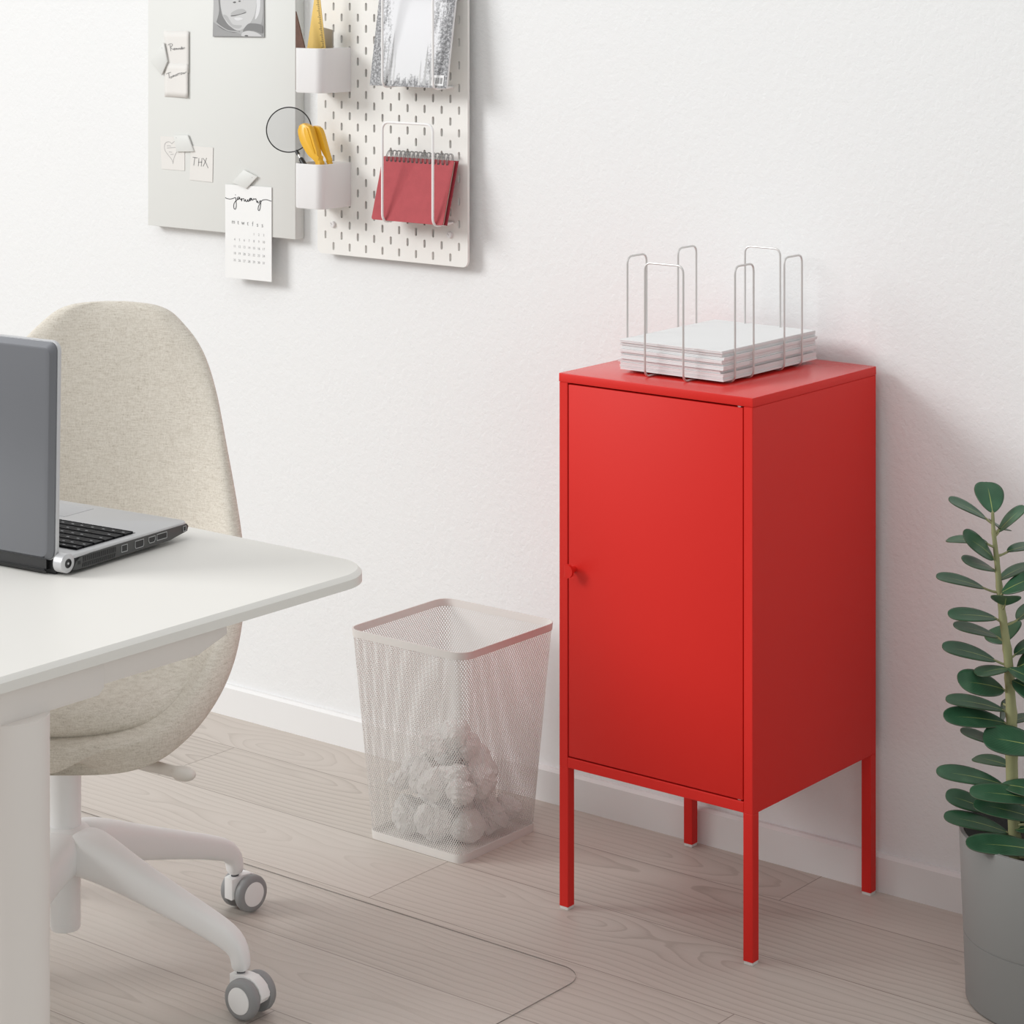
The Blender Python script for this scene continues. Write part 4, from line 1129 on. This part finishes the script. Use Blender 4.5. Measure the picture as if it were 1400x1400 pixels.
# magnifying glass in the lower cup
tc_ = Vector((-.8400, .283, 1.1355)); nv = (Vector(CAM)-tc_).normalized()
mg = thing('magnifying_glass', 'round magnifying glass with thin black rim leaning in the lower pegboard cup', 'magnifying glass', (-.80, .287, 1.0))
q = nv.to_track_quat('Z', 'Y').to_matrix().to_4x4(); q.translation = tc_
RA = .0410
finish('lens', lathe([(0, .0012), (RA*.6, .0009), (RA-.0008, .0003), (RA-.0008, -.0003), (RA*.6, -.0009), (0, -.0012)], None, 48, q), M['lens'], mg)
bm = bmesh.new(); add_tube(bm, [q @ Vector((RA*math.cos(a), RA*math.sin(a), 0)) for a in [2*PI*k/64 for k in range(64)]], .0011, 8, True); finish('rim', bm, M['black'], mg)
h0 = q @ Vector((RA*math.cos(R(-71)), RA*math.sin(R(-71)), 0)); h1 = Vector((-.7600, .2775, 1.0308)); hd = (h1-h0).normalized()
finish('ferrule', tube([h0, h0+hd*.009], .0034, 14), M['black'], mg)
finish('neck', tube([h0+hd*.008, h0+hd*.020], .0022, 12), M['steel'], mg)
finish('handle', tube([h0+hd*.0185, h0+hd*.021, h0+hd*.030, h1], [.0035, .0048, .0048, .0046], 16), M['black'], mg)

# yellow plastic tool in the lower cup
def tq8(a, b):
    u, v = 355+a/8.75, 135+b/8.75
    return (-.8173+(u-411)*.001821, 1.1432-.001345*(v-172)+.00008*(u-411))
tl = thing('hand_tool', 'yellow plastic two-armed hand tool sticking out of the lower pegboard cup', 'tool', (-.77, .29, 1.0))
def tool_arm(name, pts, y, th, bev):
    o = [tq8(*p) for p in pts]; q_ = smooth_path([(x, z, 0) for x, z in o], 4, True)
    finish(name, plate([(p.x, p.y) for p in q_], y, th, bev), M['yellow'], tl, ang=50)
tool_arm('front_arm', [(482, 345), (500, 318), (538, 292), (578, 312), (612, 330), (640, 400), (668, 500), (700, 610), (715, 690), (738, 735), (743, 790), (735, 900), (725, 1150), (705, 1150), (705, 900), (700, 790), (688, 755), (655, 716), (600, 665), (550, 590), (508, 505), (486, 425)], .2845, .0125, .0025)
tool_arm('rear_arm', [(585, 330), (625, 335), (655, 352), (682, 402), (704, 475), (732, 580), (760, 680), (777, 735), (782, 800), (775, 1100), (755, 1100), (758, 800), (745, 725), (715, 670), (680, 600), (640, 480), (600, 390)], .3005, .010, .0025)
tool_arm('inner_face', [(556, 345), (590, 345), (612, 400), (640, 490), (668, 580), (690, 650), (672, 640), (640, 590), (600, 520), (568, 430)], .2833, .0015, .0005)

# wire holders with magazine and notebook
def wire_holder(z0, z1, lab):
    t = thing('wire_holder', lab, 'wire holder', (-.561, .32, z0), 'wire letter holders on the pegboard')
    x0, x1, yf, yb = -.6185, -.5010, .2905, .3445; rr = .0023
    finish('front_loop', tube(round_path([(x0, yb, z0+.002), (x0, yf, z0), (x0, yf, z1), (x1, yf, z1), (x1, yf, z0), (x1, yb, z0+.002)], .016, 8), rr, 10), M['wire'], t)
    finish('back_wire', tube([(x0, yb, z0+.002), (x1, yb, z0+.002)], rr, 10), M['wire'], t)
wire_holder(.9805, 1.1585, 'lower white wire holder on the pegboard holding the red notebook')
wire_holder(1.2200, 1.3980, 'upper white wire holder on the pegboard holding the forest magazine')

def leaned(x0, y0, z0, ang):       # local x right, y up along the sheet, z towards the wall
    return Matrix.Translation((x0, y0, z0)) @ Matrix.Rotation(PI/2-R(ang), 4, 'X') @ Matrix.Scale(-1, 4, (0, 0, 1))
mg_t = thing('magazine', 'magazine with a black and white forest cover in the upper wire holder', 'magazine', (-.564, .31, 1.2225))
MM = leaned(-.6530, .2950, 1.2225, 9.3); MWd, MHt = .1785, .262
bm = bmesh.new(); uvl = bm.loops.layers.uv.new('UVMap')
vs = [bm.verts.new(MM @ Vector(p)) for p in ((0, 0, 0), (MWd, 0, 0), (MWd, MHt, 0), (0, MHt, 0))]
f = bm.faces.new(vs)
for l, u in zip(f.loops, ((0, 0), (1, 0), (1, 1), (0, 1))): l[uvl].uv = u
bm_cover = bm
finish('pages', box((0, 0, .0002), (MWd, MHt, .0042), 0, mat=MM), M['paper'], mg_t, smooth=False)
# bare spruces printed at both sides of the cover
tr = random.Random(21)
def spruce(cx, y0, h, w, mi, lay):
    n = int(h/.0035); L1, L2 = [], []
    for k in range(n):
        t_ = k/n; ww = w*(1-t_)**.8*(.55+.45*(k % 2))*tr.uniform(.75, 1.15)
        L1.append((cx-ww, y0+h*t_-(.0012 if k % 2 else 0))); L2.append((cx+ww*tr.uniform(.8, 1.1), y0+h*t_-(.0012 if k % 2 else 0)))
    pts = L1+[(cx, y0+h)]+L2[::-1]
    vv = [bm.verts.new(MM @ Vector((x, y, -.0002-.00002*lay))) for x, y in pts]
    m_ = len(L1)
    for k in range(m_-1):
        bm.faces.new((vv[k], vv[k+1], vv[len(pts)-2-k], vv[len(pts)-1-k])).material_index = mi
    bm.faces.new((vv[m_-1], vv[m_], vv[m_+1])).material_index = mi
for i, (cx, h, w, mi) in enumerate(((.026, .088, .0045, 1), (.036, .075, .0040, 2), (.046, .094, .0036, 2), (.054, .062, .0034, 3), (.115, .045, .0035, 3), (.127, .072, .0048, 2), (.140, .060, .004, 2))):
    spruce(cx, .003, h, w, mi, i)
finish('cover', bm_cover, [M['forest'], M['g3'], M['g2'], M['g1']], mg_t, smooth=False, recalc=False)
bm = bmesh.new()
add_box(bm, (.1435, .004, -.0006), (.1715, .0225, -.00035), mi=0, mat=MM)
x = .1465; br = random.Random(9)
for g in range(4):
    for k in range(3):
        w = br.choice((.0006, .0009, .0013)); add_box(bm, (x, .0075, -.0008), (x+w, .0180, -.0006), mi=1, mat=MM); x += w+.0006
    x += .0013
finish('barcode', bm, [M['paper'], M['pencil']], mg_t, smooth=False)

nb = thing('notebook', 'red spiral-bound notebook leaning in the lower wire holder', 'notebook', (-.566, .31, .983))
NM = leaned(-.6495, .2955, .9835, 15.8); NWd, NHt = .1665, .1150
def nbox(lo, hi, bev, name, mat, parent=nb): return finish(name, box(lo, hi, bev, 2, mat=NM), mat, parent)
fc = finish('front_cover', prism([NM @ Vector((x, y, 0)) for x, y in rrect(0, 0, NWd, NHt, .004, 4)], NM.to_3x3() @ Vector((0, 0, .0014))), M['note_red'], nb)
nbox((.002, .002, .0018), (NWd-.0025, NHt-.001, .0062), 0, 'pages', M['page'])
nbox((.0005, .0015, .0068), (NWd+.0030, NHt+.001, .0086), .0006, 'back_cover', M['note_dark'])
bm = bmesh.new(); bh = bmesh.new()
for k in range(15):
    x = .011+k*.01005
    for dx in (0, .0028):
        add_tube(bm, [NM @ Vector((x+dx+.0008*math.sin(a), NHt+.001+.0115*math.sin(a)-.0035*(1 if math.sin(a) < -.2 else 0)*0, .0040+.0075*math.cos(a))) for a in [2*PI*q/20 for q in range(20)]], .00065, 6, True)
    HMx = NM @ Matrix.Translation((x+.0014, NHt-.0075, -.0002))
    add_lathe(bh, [(0, 0), (.0017, 0), (.0017, .0003)], None, 10, 0, HMx)
finish('spiral_binding', bm, M['ring'], nb); finish('punched_holes', bh, M['ink'], fc)

# ------------------------------------------------------------------ light
def area(name, loc, target, sx, sy, power, col=(1, 1, 1)):
    ld = bpy.data.lights.new(name, 'AREA'); ld.shape = 'RECTANGLE'; ld.size = sx; ld.size_y = sy; ld.energy = power; ld.color = col
    o = bpy.data.objects.new(name, ld); COL.objects.link(o); o.location = loc
    o.rotation_euler = (Vector(target)-Vector(loc)).to_track_quat('-Z', 'Y').to_euler(); return o
area('window_light', (-6.5, -6.3, 4.7), (.0, .1, .7), 4.0, 3.0, 625, (.992, 1, 1))
area('ceiling_bounce', (-.3, -1.9, 2.9), (-.3, -1.3, 0), 3.6, 2.8, 28, (.992, 1, 1))  # added lamp standing in for light bounced off the ceiling
area('side_fill', (4.2, -2.6, 1.7), (.35, .2, .6), 2.0, 1.8, 16, (.88, 1, 1))  # added fill from the right, lifts the cabinet side and wall shadow
w = bpy.data.worlds.new('room_light'); scene.world = w; w.use_nodes = True
bg = w.node_tree.nodes['Background']; bg.inputs[0].default_value = (1, .995, .99, 1); bg.inputs[1].default_value = .50
scene.view_settings.view_transform = 'Standard'; scene.view_settings.look = 'None'
scene.view_settings.exposure = -0.09
scene.cycles.max_bounces = 8; scene.cycles.transparent_max_bounces = 16
try:
    scene.cycles.use_denoising = True; scene.cycles.denoiser = 'OPENIMAGEDENOISE'
except Exception: pass
